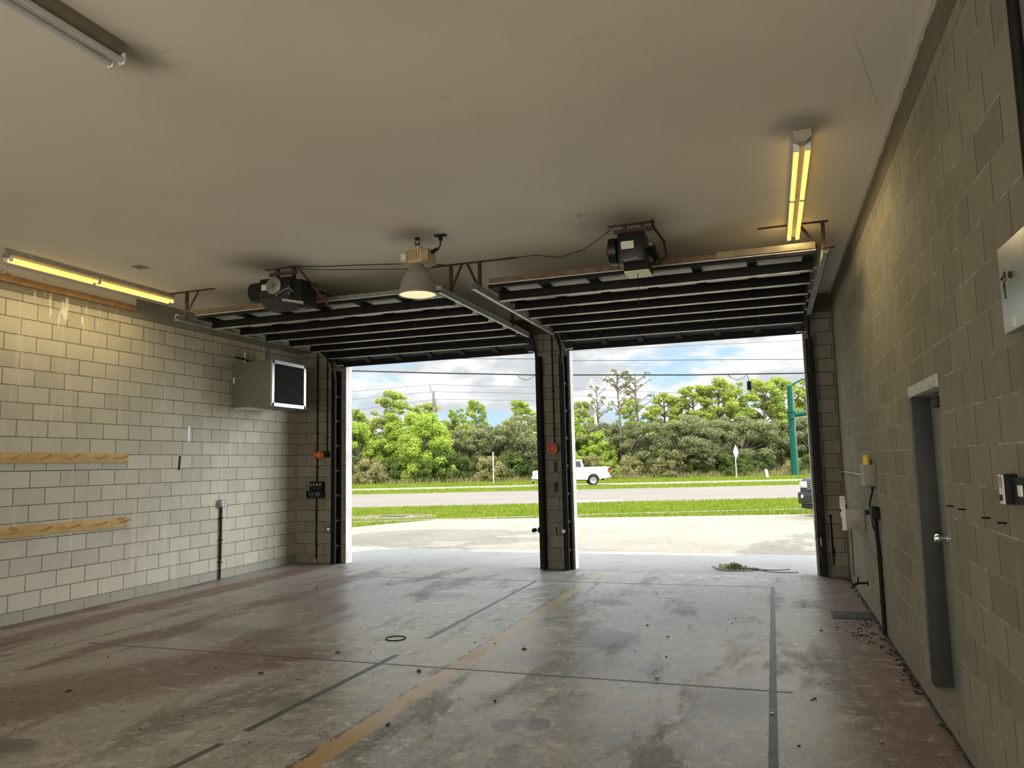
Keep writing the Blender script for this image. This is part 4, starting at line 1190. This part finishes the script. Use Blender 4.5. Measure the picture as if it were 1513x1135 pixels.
    b.out('grille_bar', 'chrome' if chrome_front else 'grey', gr, local=True)
    bp = B().box((L - .12, -1.0, .38), (L + .10, 1.0, .74), .05).out('front_bumper', 'chrome' if not chrome_front else paint, t, local=True)
    for s in (-1, 1):
        B().cyl((L + .09, s * .74, .61), (L + .108, s * .74, .61), .055).out('fog_lamp', 'lamp', bp, local=True)
    B().box((L - .1, -.9, .24), (L + .05, .9, .40), .03).out('air_dam', 'tyre', t, local=True)
    B().box((-L - .16, -.95, .56), (-L, .95, .70), .03).out('rear_bumper', 'chrome', t, local=True)
    B().box((-2.6, -.7, .38), (2.5, .7, .52), .02).out('chassis', 'tyre', t, local=True)
    if lettering:
        cu = bpy.data.curves.new('lettering', 'FONT'); cu.body = lettering; cu.size = .2; cu.extrude = .001; cu.align_x = 'CENTER'
        o = bpy.data.objects.new('lettering', cu); o.parent = t; o.location = (-2.52, .987, 1.16); o.rotation_euler = (PI / 2, 0, PI)
        cu.materials.append(MT['grey']); COL.objects.link(o)
    return t
HEAD = math.atan2(-HR.y, -HR.x)            # facing left along the street
p = G(4.38, 58.2, -.055)
pickup(p, HEAD, 'carwhite', 'white pickup truck on the far road behind the middle pillar', False, '4x4').scale = (.985, 1.03, 1.03)
p = G(11.75, 22.3, -.03)
pickup(p, HEAD + .22, 'carblack', 'black pickup truck nose showing beside the right jamb', True).scale = (1, 1, .98)

# ------------------------------------------------------------------ street furniture
def sign_post(pt, h, label, diamond):
    t = thing('road_sign', label, 'road sign', pt)
    x, y, z0 = pt
    B().bar((x, y, z0), (x, y, z0 + h), .075, .055, (0, 1, 0)).out('post', 'concpole', t)
    if diamond:
        n = (HR * .80 + HF * -.60).normalized(); s = Vector((-n.y, n.x, 0)); c = Vector((x, y, z0 + h - .35)) + n * .05
        q = .62
        B().prism([c + Vector((0, 0, q)), c + s * q, c - Vector((0, 0, q)), c - s * q], n * .012).out('panel', 'signwhite', t)
    else:
        B().box((x - .09, y - .03, z0 + h), (x + .09, y + .03, z0 + h + .22), .01).out('cap_plate', 'kerb', t)
    return t
sign_post(G(19.95, 67, -.05), 2.75, 'white diamond road sign seen nearly edge on, on a pale post', True)
sign_post(G(-1.84, 67, -.05), 2.65, 'slim pale post with a small cap at the far roadside on the left', False)
q = G(22.75, 67, -.05)
tag(B().bar(q, q + Vector((-.12, 0, .8)), .22, .06, (0, 1, 0)).out('marker_post', 'signwhite'), 'short white leaning marker post right of the diamond sign', 'marker post')

t = thing('signal_mast', 'teal green steel mast with horizontal arm beside the right jamb', 'mast', G(27.1, 72, -.05))
o = G(27.1, 72, -.05)
B().cyl(o, o + Vector((0, 0, 8.75)), .36, .28, 20).out('pole', 'teal', t)
B().cyl(o, o + Vector((0, 0, .12)), .5, seg=20).out('base_plate', 'teal', t)
a = o + Vector((0, 0, 5.9)); 
B().cyl(a - HR * .3, a + HR * 13 + Vector((0, 0, 1.3)), .27, .16, 18).out('mast_arm', 'teal', t)
b = B()
for s in (-1, 1):
    b.cyl(a + Vector((0, 0, .33 * s - .06)), a + Vector((0, 0, .33 * s + .06)), .42, seg=20)
b.out('collar', 'teal', t)
pts = [o + Vector((0, 0, 8.7)), o + HR * .3 + Vector((0, 0, 8.9)), o + HR * 1.2 + Vector((0, 0, 9.35)), o + HR * 2.2 + Vector((0, 0, 9.5)), o + HR * 3.6 + Vector((0, 0, 9.5))]
la = B().tube(pts, [.11, .1, .09, .08, .07], 10).out('lamp_arm', 'teal', t)
e = pts[-1]
B().ball(e + HR * .3, .3, (1.4, .6, .35)).out('lamp_head', 'grey', la)

def wire(name, pix, v, r, lab, mat='wire', sag=True):
    pts = [at(x, y, v) for x, y in pix]
    fine = []
    for p, q in zip(pts, pts[1:]):
        for k in range(6):
            fine.append(p.lerp(q, k / 6))
    fine.append(pts[-1])
    return tag(B().tube(fine, r, 6).out(name, mat), lab, 'power line', 'overhead lines above the road')
wire('power_line', [(150, 530), (520, 548), (655, 551.5), (790, 554), (845, 554), (1020, 554), (1187, 551.5), (1500, 543)], 70, .075, 'thickest black overhead cable crossing both openings')
wire('power_line', [(150, 524), (520, 529), (790, 530.5), (845, 533), (1187, 531), (1500, 527)], 70, .03, 'thin overhead wire just above the thickest black cable')
wire('power_line', [(150, 530), (520, 527), (845, 519), (1187, 503), (1500, 486)], 68, .022, 'thin overhead wire rising to the right, topmost in the right opening', 'wiregrey')
wire('power_line', [(300, 598), (520.6, 578.6), (638, 568.3), (720, 570.5), (788, 572), (1100, 585)], 85, .028, 'upper grey wire meeting the top of the timber utility pole', 'wiregrey')
wire('power_line', [(300, 612), (520, 590.5), (640, 578.6), (788, 581.5), (1100, 597)], 85.4, .028, 'middle grey wire meeting the timber utility pole', 'wiregrey')
wire('power_line', [(300, 640), (560, 601), (643, 590), (788, 591.8), (1100, 612)], 85.4, .025, 'lowest grey wire meeting the timber utility pole', 'wiregrey')
for (xx, lab) in ((778, 'small looped wire coil on the thick cable left of the pillar'), (1090, 'small looped wire coil on the thick cable near the traffic signal')):
    c = at(xx, 558, 70)
    b = B().tube([c - HR * .9 + Vector((0, 0, .25)), c - HR * .5 + Vector((0, 0, -.1)), c + Vector((0, 0, -.25)), c + HR * .5 + Vector((0, 0, -.05)), c + HR * .9 + Vector((0, 0, .25))], .03, 6)
    tag(b.out('cable_loop', 'wire'), lab, 'cable')
sp = at(1107, 570, 70)
t = thing('traffic_signal', 'dark traffic signal hanging from the thick cable at the right', 'traffic light', sp)
sb = B().box((sp.x - .2, sp.y - .16, sp.z - .42), (sp.x + .2, sp.y + .16, sp.z + .42), .03).out('housing', 'black', t)
b = B()
for k in range(3):
    b.lathe([(.13, 0), (.13, -.16), (.12, -.16), (.12, -.02), (.001, -.02)], (sp.x, sp.y - .16, sp.z - .27 + k * .27), 'Y', 16)
b.out('visor', 'black', t)
B().tube([sp + Vector((0, 0, .42)), sp + Vector((-.05, 0, .8)), at(1104, 555, 70)], .035, 6).out('hanger', 'wire', t)
t = thing('utility_pole', 'weathered timber utility pole rising above the trees in the left opening', 'utility pole', G(-9.1, 85.2, 0))
o = G(-9.08, 85.2, 0)
B().cyl(o, o + Vector((.0, 0, 10.3)), .20, .15, 14).out('pole', 'pole', t)
B().cyl(o + Vector((-.25, -.1, 10.05)), o + Vector((-.4, -.1, 11.0)), .05, seg=8).out('insulator_pin', 'pole', t)
b = B().cyl(o + Vector((.28, -.25, 8.6)), o + Vector((.28, -.25, 9.3)), .16)
b.out('bracket', 'pole', t)
t = thing('utility_pole', 'pale leaning utility pole among the bare pines in the right opening', 'utility pole', G(10.0, 85, 0))
o = G(10.0, 85, 0); tp = at(873, 560, 85)
B().cyl(o, tp, .2, .15, 14).out('pole', 'concpole', t)
mz = o.lerp(tp, .68)
B().cyl(mz + Vector((-.38, -.1, -.55)), mz + Vector((-.38, -.1, .55)), .26, seg=14).out('transformer', 'grey', t)
B().box((tp.x - .5, tp.y - .06, tp.z - .5), (tp.x + .5, tp.y + .06, tp.z - .38)).out('crossarm', 'concpole', t)

t = thing('site_fence', 'brownish slatted fence in a gap of the woods at the right', 'fence', G(31, 90, 0))
b = B()
for i in range(26):
    q = G(27.0 + i * .33, 90, 0)
    b.bar(q, q + Vector((0, 0, 2.2 + .25 * math.sin(i * 1.7))), .22, .03, HF)
b.out('slat', 'fence', t)
b = B()
for zz in (.6, 1.7):
    b.bar(G(26.8, 90.05, zz), G(35.5, 90.05, zz), .05, .1)
b.out('rail', 'fence', t)
for i in range(4):
    q = G(27 + i * 2.8, 89.9, 0)
    B().bar(q, q + Vector((0, 0, 2.9)), .1, .1, HF).out('post', 'concpole', t)

# ------------------------------------------------------------------ vegetation
def crown_mesh(name, blobs, per, size, mat, seed, flat=1.0, droop=.0):
    r = np.random.default_rng(seed)
    Vs = []
    for (cx, cy, cz, rx, ry, rz) in blobs:
        n = int(per * (rx * ry * rz) ** (2 / 3) / .5)
        d = r.normal(size=(n, 3)); d /= np.linalg.norm(d, axis=1)[:, None]
        rad = r.uniform(.2, 1.0, n) ** .5 * np.where(r.random(n) < .18, r.uniform(1.0, 1.45, n), 1.0)
        P = np.array([cx, cy, cz]) + d * rad[:, None] * np.array([rx, ry, rz])
        nrm = d + r.normal(0, .75, (n, 3)); nrm[:, 2] += .35; nrm /= np.linalg.norm(nrm, axis=1)[:, None]
        up = r.normal(size=(n, 3)); t1 = np.cross(nrm, up); t1 /= np.linalg.norm(t1, axis=1)[:, None]; t2 = np.cross(nrm, t1)
        s = (size * r.uniform(.6, 1.3, n))[:, None]
        Vs.append(np.stack([P - t1 * s, P - t2 * s * .5 * flat, P + t1 * s, P + t2 * s * .5 * flat], 1).reshape(-1, 3))
    V = np.concatenate(Vs)
    return raw_mesh(name, V, np.arange(len(V)).reshape(-1, 4), mat)

def blobs_for(kind, seed):
    r = random.Random(seed); out = []
    def put(n, fr, z0, dz, s0, s1, fl):
        for i in range(n):
            a = r.uniform(0, 2 * PI); h = r.uniform(0, 1); R = fr(h) * (.35 + .65 * r.random() ** .5) * r.uniform(.85, 1.12)
            s = r.uniform(s0, s1)
            out.append((R * math.cos(a), R * math.sin(a), z0 + dz * h, s * r.uniform(.8, 1.3), s * r.uniform(.8, 1.3), s * fl * r.uniform(.75, 1.2)))
    if kind == 'pine':            # slash pine: flat topped puffs on a high crown
        put(78, lambda h: 3.2 * (.75 + .25 * min(1, h * 3)) * (1 - .72 * h ** 2), 3.4, 6.3, .30, .70, .6)
    elif kind == 'tallpine':
        put(52, lambda h: 3.1 * (1 - .72 * h ** 2), 6.0, 4.0, .30, .68, .6)
    elif kind == 'bare':
        put(24, lambda h: 2.6 * (1 - .35 * h), 7.8, 3.9, .18, .48, .5)
    elif kind == 'oak':
        put(105, lambda h: 3.7 * math.sqrt(max(.06, 1 - (h * 1.6 - .7) ** 2)), 1.5, 5.3, .34, .78, .8)
    elif kind == 'bush':
        put(100, lambda h: 3.1 * math.sqrt(max(.06, 1 - h ** 1.6)), .5, 6.1, .3, .72, .9)
    elif kind == 'shrub':
        put(32, lambda h: 1.8 * (1 - .5 * h), .25, 2.0, .22, .55, .85)
    return out

def trunk_mesh(kind, seed, blobs):
    r = random.Random(seed); b = B()
    if kind in ('pine', 'bare', 'tallpine'):
        H = 11.4 if kind == 'bare' else 9.2
        pts = [(.15 * math.sin(i * .9 + seed), .12 * math.cos(i * 1.1 + seed), H * i / 7) for i in range(8)]
        b.tube(pts, [.24 - .18 * i / 7 for i in range(8)], 8)
        for (cx, cy, cz, *_) in blobs[:: 1 if kind == 'bare' else 3]:
            z = max(3, cz - .35 * math.hypot(cx, cy) - .3)
            b.tube([(0, 0, min(z, H - .2)), (cx * .6, cy * .6, cz - .35), (cx, cy, cz)], [.07, .05, .025], 5)
    else:
        H = {'oak': 2.6, 'bush': 2.2, 'shrub': .6}[kind]
        rad = {'oak': .30, 'bush': .2, 'shrub': .06}[kind]
        b.tube([(0, 0, 0), (.08, .05, H * .5), (.02, .0, H)], [rad, rad * .85, rad * .75], 9)
        for (cx, cy, cz, *_) in blobs[:: 4]:
            b.tube([(0, 0, H * .85), (cx * .45, cy * .45, H * .85 + (cz - H * .85) * .55), (cx, cy, cz)], [rad * .5, rad * .32, rad * .12], 5)
    return b

PROTO = {}
def plant(kind, leafm, seed, per, size):
    key = (kind, leafm, seed)
    if key not in PROTO:
        bl = blobs_for(kind, seed)
        PROTO[key] = (crown_mesh(kind + ' crown', bl, per, size, leafm, seed), bl)
    return PROTO[key]
TRUNK = {}
def tree(name, kind, leafm, seed, u, v, sc, rz, label, cat, per=260, size=.16, group=None, sz=None, z=-.05):
    me, bl = plant(kind, leafm, seed, per, size)
    t = thing(name, label, cat, G(u, v, z), rz, group)
    t.scale = (sc, sc, sz or sc)
    cr = bpy.data.objects.new('crown', me); cr.parent = t; COL.objects.link(cr)
    k = (kind, seed)
    if k in TRUNK:
        o = bpy.data.objects.new('trunk', TRUNK[k]); o.parent = t; COL.objects.link(o)
    else:
        o = trunk_mesh(kind, seed, bl).out('trunk', 'bark', t, local=True); TRUNK[k] = o.data
    return t

GP = 'pines at the edge of the woods'
pines = [  # u, v, seed, scale, height scale, label
    (-18.5, 86, 1, .85, .88, 'pine leftmost in the left opening, by the left jamb'),
    (-13.6, 84, 2, 1.02, 1.03, 'tall rounded pine, tallest in the left opening'),
    (-10.4, 88, 3, .9, .95, 'pine directly left of the timber utility pole'),
    (-6.6, 87, 1, .72, .86, 'small pine right of the timber utility pole'),
    (-4.2, 84, 3, .62, .93, 'single slim pine with see through crown in the middle of the left opening'),
    (1.0, 88, 2, .85, .93, 'pine rising behind the grey green oak at the left of the pillar'),
    (4.6, 86, 1, .9, 1.0, 'pine hidden partly by the middle pillar'),
    (8.0, 88, 3, .85, .93, 'pine right of the pillar, behind the pale leaning pole'),
    (14.0, 88, 2, .78, .92, 'pine just right of the two bare pines'),
    (17.6, 86, 1, .95, .99, 'bright pine above the forked grey green oak'),
    (20.6, 85, 3, 1.02, 1.05, 'bright pine in the middle of the right opening skyline'),
    (23.4, 84, 2, 1.05, 1.09, 'tall bright pine left of the traffic signal'),
    (26.3, 87, 1, 1.0, 1.1, 'bright pine directly behind the traffic signal'),
    (28.6, 84, 3, 1.05, 1.1, 'tall bright pine left of the teal mast'),
    (31.5, 86, 2, 1.05, 1.12, 'bright pine behind the teal mast'),
    (34.5, 85, 1, 1.05, 1.1, 'bright pine right of the teal mast'),
    (-22.5, 87, 2, .9, .95, 'pine beyond the left jamb'), (38, 86, 3, 1.0, 1.05, 'pine beyond the right jamb')]
for i, (u, v, sd, sc, sz, lab) in enumerate(pines):
    tree('pine_tree', 'pine', 'leaf_pine', sd, u, v, sc, i * 1.3, lab, 'tree', 330, .13, GP, sz)
for i, (u, v, sd, sc, sz, lab) in enumerate([(11.5, 80, 5, .8, .99, 'left of two tall bare pines with sparse tufts, right of the pillar'), (13.6, 81, 6, .85, 1.0, 'right of two tall bare pines with sparse tufts'),
                                             (9.2, 80.5, 7, .6, .86, 'short bare pine beside the pale leaning pole')]):
    tree('bare_pine', 'bare', 'leaf_oak', sd, u, v, sc, i * 2.0, lab, 'tree', 200, .13, 'bare pines', sz)
limes = [(-16.6, 79, 11, .95, 'lime green leafy tree next to the left jamb'), (-13.0, 81, 12, .95, 'lime green leafy tree left of the bright rounded one'), (-8.9, 77, 11, 1.04, 'large rounded bright lime tree in the middle of the left opening'),
         (-10.8, 81, 12, 1.08, 'lime green tree behind the bright rounded one'), (9.0, 79.5, 12, .72, 'yellow green tree behind the tail of the white pickup'), (5.2, 82, 11, 1.1, 'lime green tree hidden by the pillar'), (15.4, 78, 12, .5, 'low yellow green tree left of the forked oak')]
for i, (u, v, sd, sc, lab) in enumerate(limes):
    tree('leafy_tree', 'bush', 'leaf_lime', sd, u, v, sc, i * 1.7, lab, 'tree', 330, .125, 'lime green trees')
oaks = [(-1.8, 82, 21, .95, 1.0, 'grey green oak left of the slim post'), (1.6, 79, 22, 1.0, 1.12, 'large grey green oak beside the pillar in the left opening'), (-4.6, 82.5, 22, .85, .92, 'dark oak between the lime tree and the slim pine'),
        (9.6, 83, 21, 1.05, .98, 'grey green oak behind the white pickup'), (12.3, 81.5, 22, 1.05, .98, 'grey green oak under the bare pines'), (17.2, 77.5, 21, 1.12, 1.05, 'grey green oak with forked pale trunk in the right opening'),
        (20.6, 81, 22, 1.0, .98, 'grey green oak behind the diamond sign'), (24.3, 80, 21, 1.05, 1.05, 'grey green oak right of the diamond sign'), (28.2, 82, 22, 1.0, 1.0, 'grey green oak behind the short marker post'), (32.5, 81, 21, 1.05, 1.0, 'grey green oak right of the teal mast')]
for i, (u, v, sd, sc, sz, lab) in enumerate(oaks):
    tree('oak_tree', 'oak', 'leaf_oak', sd, u, v, sc, i * .9, lab, 'tree', 330, .12, 'grey green oaks', sz * .86)
shr = []
desc = {'leaf_dry': 'brownish shrub', 'leaf_dark': 'dark green shrub', 'leaf_lime': 'light green shrub', 'leaf_palm': 'yellow green palmetto clump'}
where = ['at the left jamb', 'left of the brown thicket', 'in the brown thicket at the left', 'left of the bright lime tree', 'under the bright lime tree', 'right of the bright lime tree', 'under the slim pine',
         'left of the slim post', 'right of the slim post', 'under the big oak by the pillar', 'behind the pillar', 'behind the white pickup cab', 'above the white pickup bed', 'behind the pickup tailgate', 'just right of the white pickup',
         'midway to the forked oak', 'left of the forked oak trunk', 'at the forked oak trunk', 'right of the forked oak trunk', 'left of the diamond sign', 'behind the diamond sign', 'right of the diamond sign', 'left of the short marker post',
         'behind the short marker post', 'left of the teal mast', 'behind the teal mast', 'right of the teal mast']
kinds = ['leaf_dry', 'leaf_dark', 'leaf_dry', 'leaf_dark', 'leaf_lime', 'leaf_dark', 'leaf_dark', 'leaf_dark', 'leaf_dry', 'leaf_dark', 'leaf_dark', 'leaf_dark', 'leaf_lime', 'leaf_dry', 'leaf_palm', 'leaf_dry', 'leaf_palm', 'leaf_dry',
         'leaf_palm', 'leaf_palm', 'leaf_dark', 'leaf_dark', 'leaf_dark', 'leaf_dry', 'leaf_dark', 'leaf_palm', 'leaf_palm']
for i, (w, k) in enumerate(zip(where, kinds)):
    u = -18.5 + i * (52.5 / 26)
    v = 76.0 + 1.2 * math.sin(i * 2.1)
    sc = (.85 + .35 * abs(math.sin(i * 1.9))) * (.6 if k == 'leaf_palm' else 1)
    if 21 <= i <= 24: sc *= .7
    tree('palmetto_clump' if k == 'leaf_palm' else 'roadside_shrub', 'shrub', k, 31 + i % 3, u, v, sc, i * 1.1, desc[k] + ' ' + w, 'shrub', 420, .10, 'roadside shrubs')
# thicket that closes the woods behind
r = random.Random(5)
bl = [(HR * r.uniform(-48, 62) + HF * r.uniform(92, 97) + Vector((0, 0, r.uniform(.5, 5.0)))) for i in range(330)]
me = crown_mesh('thicket', [(p.x, p.y, p.z, 1.7, 1.7, 1.5) for p in bl], 60, .3, 'leaf_dark', 50)
o = bpy.data.objects.new('undergrowth', me); COL.objects.link(o)
tag(o, 'dark green thicket closing the woods behind the trees', 'undergrowth', kind='stuff')
# long grass at the foot of the woods
rr = np.random.default_rng(8)
n = 9000
u = rr.uniform(-34, 46, n); v = rr.uniform(73.5, 77, n)
base = np.outer(u, np.array(HR)) + np.outer(v, np.array(HF)); base[:, 2] = -.05
a = rr.uniform(0, PI, n); dx = np.stack([np.cos(a) * .05, np.sin(a) * .05, np.zeros(n)], 1)
tip = base + np.stack([rr.normal(0, .2, n), rr.normal(0, .2, n), rr.uniform(.25, .8, n)], 1)
me = raw_mesh('long grass', np.stack([base - dx, base + dx, tip], 1).reshape(-1, 3), np.arange(3 * n).reshape(n, 3), 'leaf_dry')
o = bpy.data.objects.new('long_grass', me); COL.objects.link(o)
tag(o, 'long dry grass along the foot of the woods', 'grass', kind='stuff')
# shade trees beside the bay that drop dappled shadow on the pavement
o = tree('shade_tree', 'tallpine', 'leaf_pine', 2, 0, 0, 1.0, .4, 'pine standing outside left of the building', 'tree', 300, .17)
o.location = (-9.9, 12.4, 0); o.scale = (1.3, 1.0, 1.1)
o = tree('shade_tree', 'tallpine', 'leaf_pine', 3, 0, 0, 1.0, 1.4, 'pine standing outside right of the building', 'tree', 300, .17)
o.location = (1.75, 12.5, 0); o.scale = (1.5, .9, 1.12)

# weeds growing in the crack of the right threshold
t = thing('weed_clump', 'low green weed growing in the crack outside the right opening', 'weed', (-.66, 12.28, -.004))
w0 = Vector((-.66, 12.28, 0))
rr = random.Random(12)
b = B()
for i in range(330):
    a = rr.uniform(0, 2 * PI); R = abs(rr.gauss(0, .11)); p = w0 + Vector((R * math.cos(a) * 1.5, R * math.sin(a) * .7, rr.uniform(0, .10) * max(.15, 1 - R * 4)))
    s = rr.uniform(.02, .036); d = Vector((math.cos(a + rr.gauss(0, .8)), math.sin(a), rr.uniform(.2, .8))).normalized() * s * 1.6
    n = d.cross(Vector((rr.uniform(-1, 1), rr.uniform(-1, 1), 1))).normalized() * s * .55
    b.prism([p, p + d * .5 + n, p + d, p + d * .5 - n], (0, 0, .001))
b.out('leaves', leaf_mat('weed leaf', (.32, .38, .17), (.42, .47, .25), (.18, .23, .09)), t)
b = B()
for (ex, ey) in ((.55, .0), (.95, -.22), (.85, .1), (-.28, .02), (.4, .08)):
    pts = [w0 + Vector((ex * k / 5, ey * k / 5 + .02 * math.sin(k * 2 + ex * 5), .012 + .012 * math.sin(k * 1.3))) for k in range(6)]
    b.tube(pts, .006, 5)
b.out('stem', 'leafdry', t)

# ------------------------------------------------------------------ light
w = bpy.data.worlds.new('sky'); SC.world = w; w.use_nodes = True
nt = w.node_tree; nt.nodes.clear()
class WT(NT):
    def __init__(s): s.t = nt
t = WT()
d = t.n('ShaderNodeTexCoord').outputs['Generated']
x, y, z = t.xyz(d)
zz = t.math('ADD', t.math('MAXIMUM', z, 0.0), .12)
cv = t.comb(t.math('DIVIDE', x, zz), t.math('DIVIDE', y, zz), .0)
n1 = t.noise(t.scale(d, (5.5, 5.5, 13), (1.3, 2.1, .4)), 1.0, 7, .6, .25)
n2 = t.noise(t.scale(d, (9, 9, 22), (4.2, .7, 1.9)), 1.0, 6, .6)
blue = t.mix(t.step(z, 0.0, .5), (.52, .76, .96), (.22, .44, .82))
cloud = t.mix(t.step(n2, .40, .62), (.60, .64, .67), (.97, .97, .96))
c = t.mix(t.step(n1, .36, .47), blue, cloud)
SUN_TO = Vector((-.12, -.43, 1)).normalized()
dot = t.n('ShaderNodeVectorMath', operation='DOT_PRODUCT'); t.put(dot.inputs[0], d); dot.inputs[1].default_value = SUN_TO
glow = t.math('POWER', t.math('MAXIMUM', dot.outputs['Value'], 0.0), 3.0)
c = t.mix(t.mul(glow, .6), c, (2.4, 2.3, 2.1))
hi = t.math('ADD', 1.14, t.mul(t.step(z, .20, .50), 1.5))       # high sunlit cloud is far brighter than the haze near the horizon
az = t.math('ARCTAN2', x, y)                                      # brightness added to the unseen sky at the right, to light the left wall
side_fill = t.mul(t.step(az, .36, .62), t.math('SUBTRACT', 1.0, t.step(az, 1.7, 2.3)), t.math('SUBTRACT', 1.0, t.step(z, .45, .8)))
hi = t.math('ADD', hi, t.mul(side_fill, 9.5))
c = t.mix(1.0, c, t.comb(hi, hi, hi), 'MULTIPLY')
bg = t.n('ShaderNodeBackground'); t.put(bg.inputs[0], c); bg.inputs[1].default_value = 1.0
wo = t.n('ShaderNodeOutputWorld'); nt.links.new(bg.outputs[0], wo.inputs[0])

def lamp(name, typ, loc, energy, col, direction=None, **kw):
    l = bpy.data.lights.new(name, typ); l.energy = energy; l.color = col
    for k, v in kw.items():
        setattr(l, k, v)
    o = bpy.data.objects.new(name, l); o.location = loc
    if direction is not None:
        o.rotation_euler = Vector(direction).to_track_quat('-Z', 'Y').to_euler()
    COL.objects.link(o)
    return o
lamp('sun', 'SUN', (0, -30, 60), 3.8, (1, .95, .86), -SUN_TO, angle=.0093)
# unseen fill lights added in the rear openings to brighten the bay
for x in ((X1 + X2) / 2, (X3 + X4) / 2):
    lamp('rear fill', 'AREA', (x, YB - .05, 1.85), 190, (1, .93, .82), (0, 1, .06), shape='RECTANGLE', size=3.6, size_y=3.5)
# the lit fixtures
lamp('strip light', 'AREA', (.36, 7.1, CE - .135), 22, (1, .80, .42), (0, 0, -1), shape='RECTANGLE', size=.12, size_y=2.4)
lamp('strip light', 'AREA', (-7.8, 6.85, CE - .135), 20, (1, .80, .42), (0, 0, -1), shape='RECTANGLE', size=.12, size_y=2.3)
lamp('high bay light', 'SPOT', (hx, hy, 3.53), 60, (1, .9, .62), (0, 0, -1), spot_size=2.2, spot_blend=.8, shadow_soft_size=.15)

vs = SC.view_settings
vs.view_transform = 'Standard'; vs.look = 'None'; vs.exposure = 0.0; vs.gamma = 1.0
vs.use_curve_mapping = False
SC.cycles.max_bounces = 8; SC.cycles.diffuse_bounces = 5; SC.cycles.glossy_bounces = 3; SC.cycles.transmission_bounces = 3
SC.cycles.use_denoising = True
SC.cycles.sample_clamp_indirect = 6

# lettering becomes ordinary meshes
bpy.context.view_layer.update()
dg = bpy.context.evaluated_depsgraph_get()
for o in [o for o in SC.objects if o.type == 'FONT']:
    me = bpy.data.meshes.new_from_object(o.evaluated_get(dg))
    n = bpy.data.objects.new('lettering', me)
    n.parent = o.parent; n.location = o.location; n.rotation_euler = o.rotation_euler
    COL.objects.link(n)
    bpy.data.objects.remove(o)
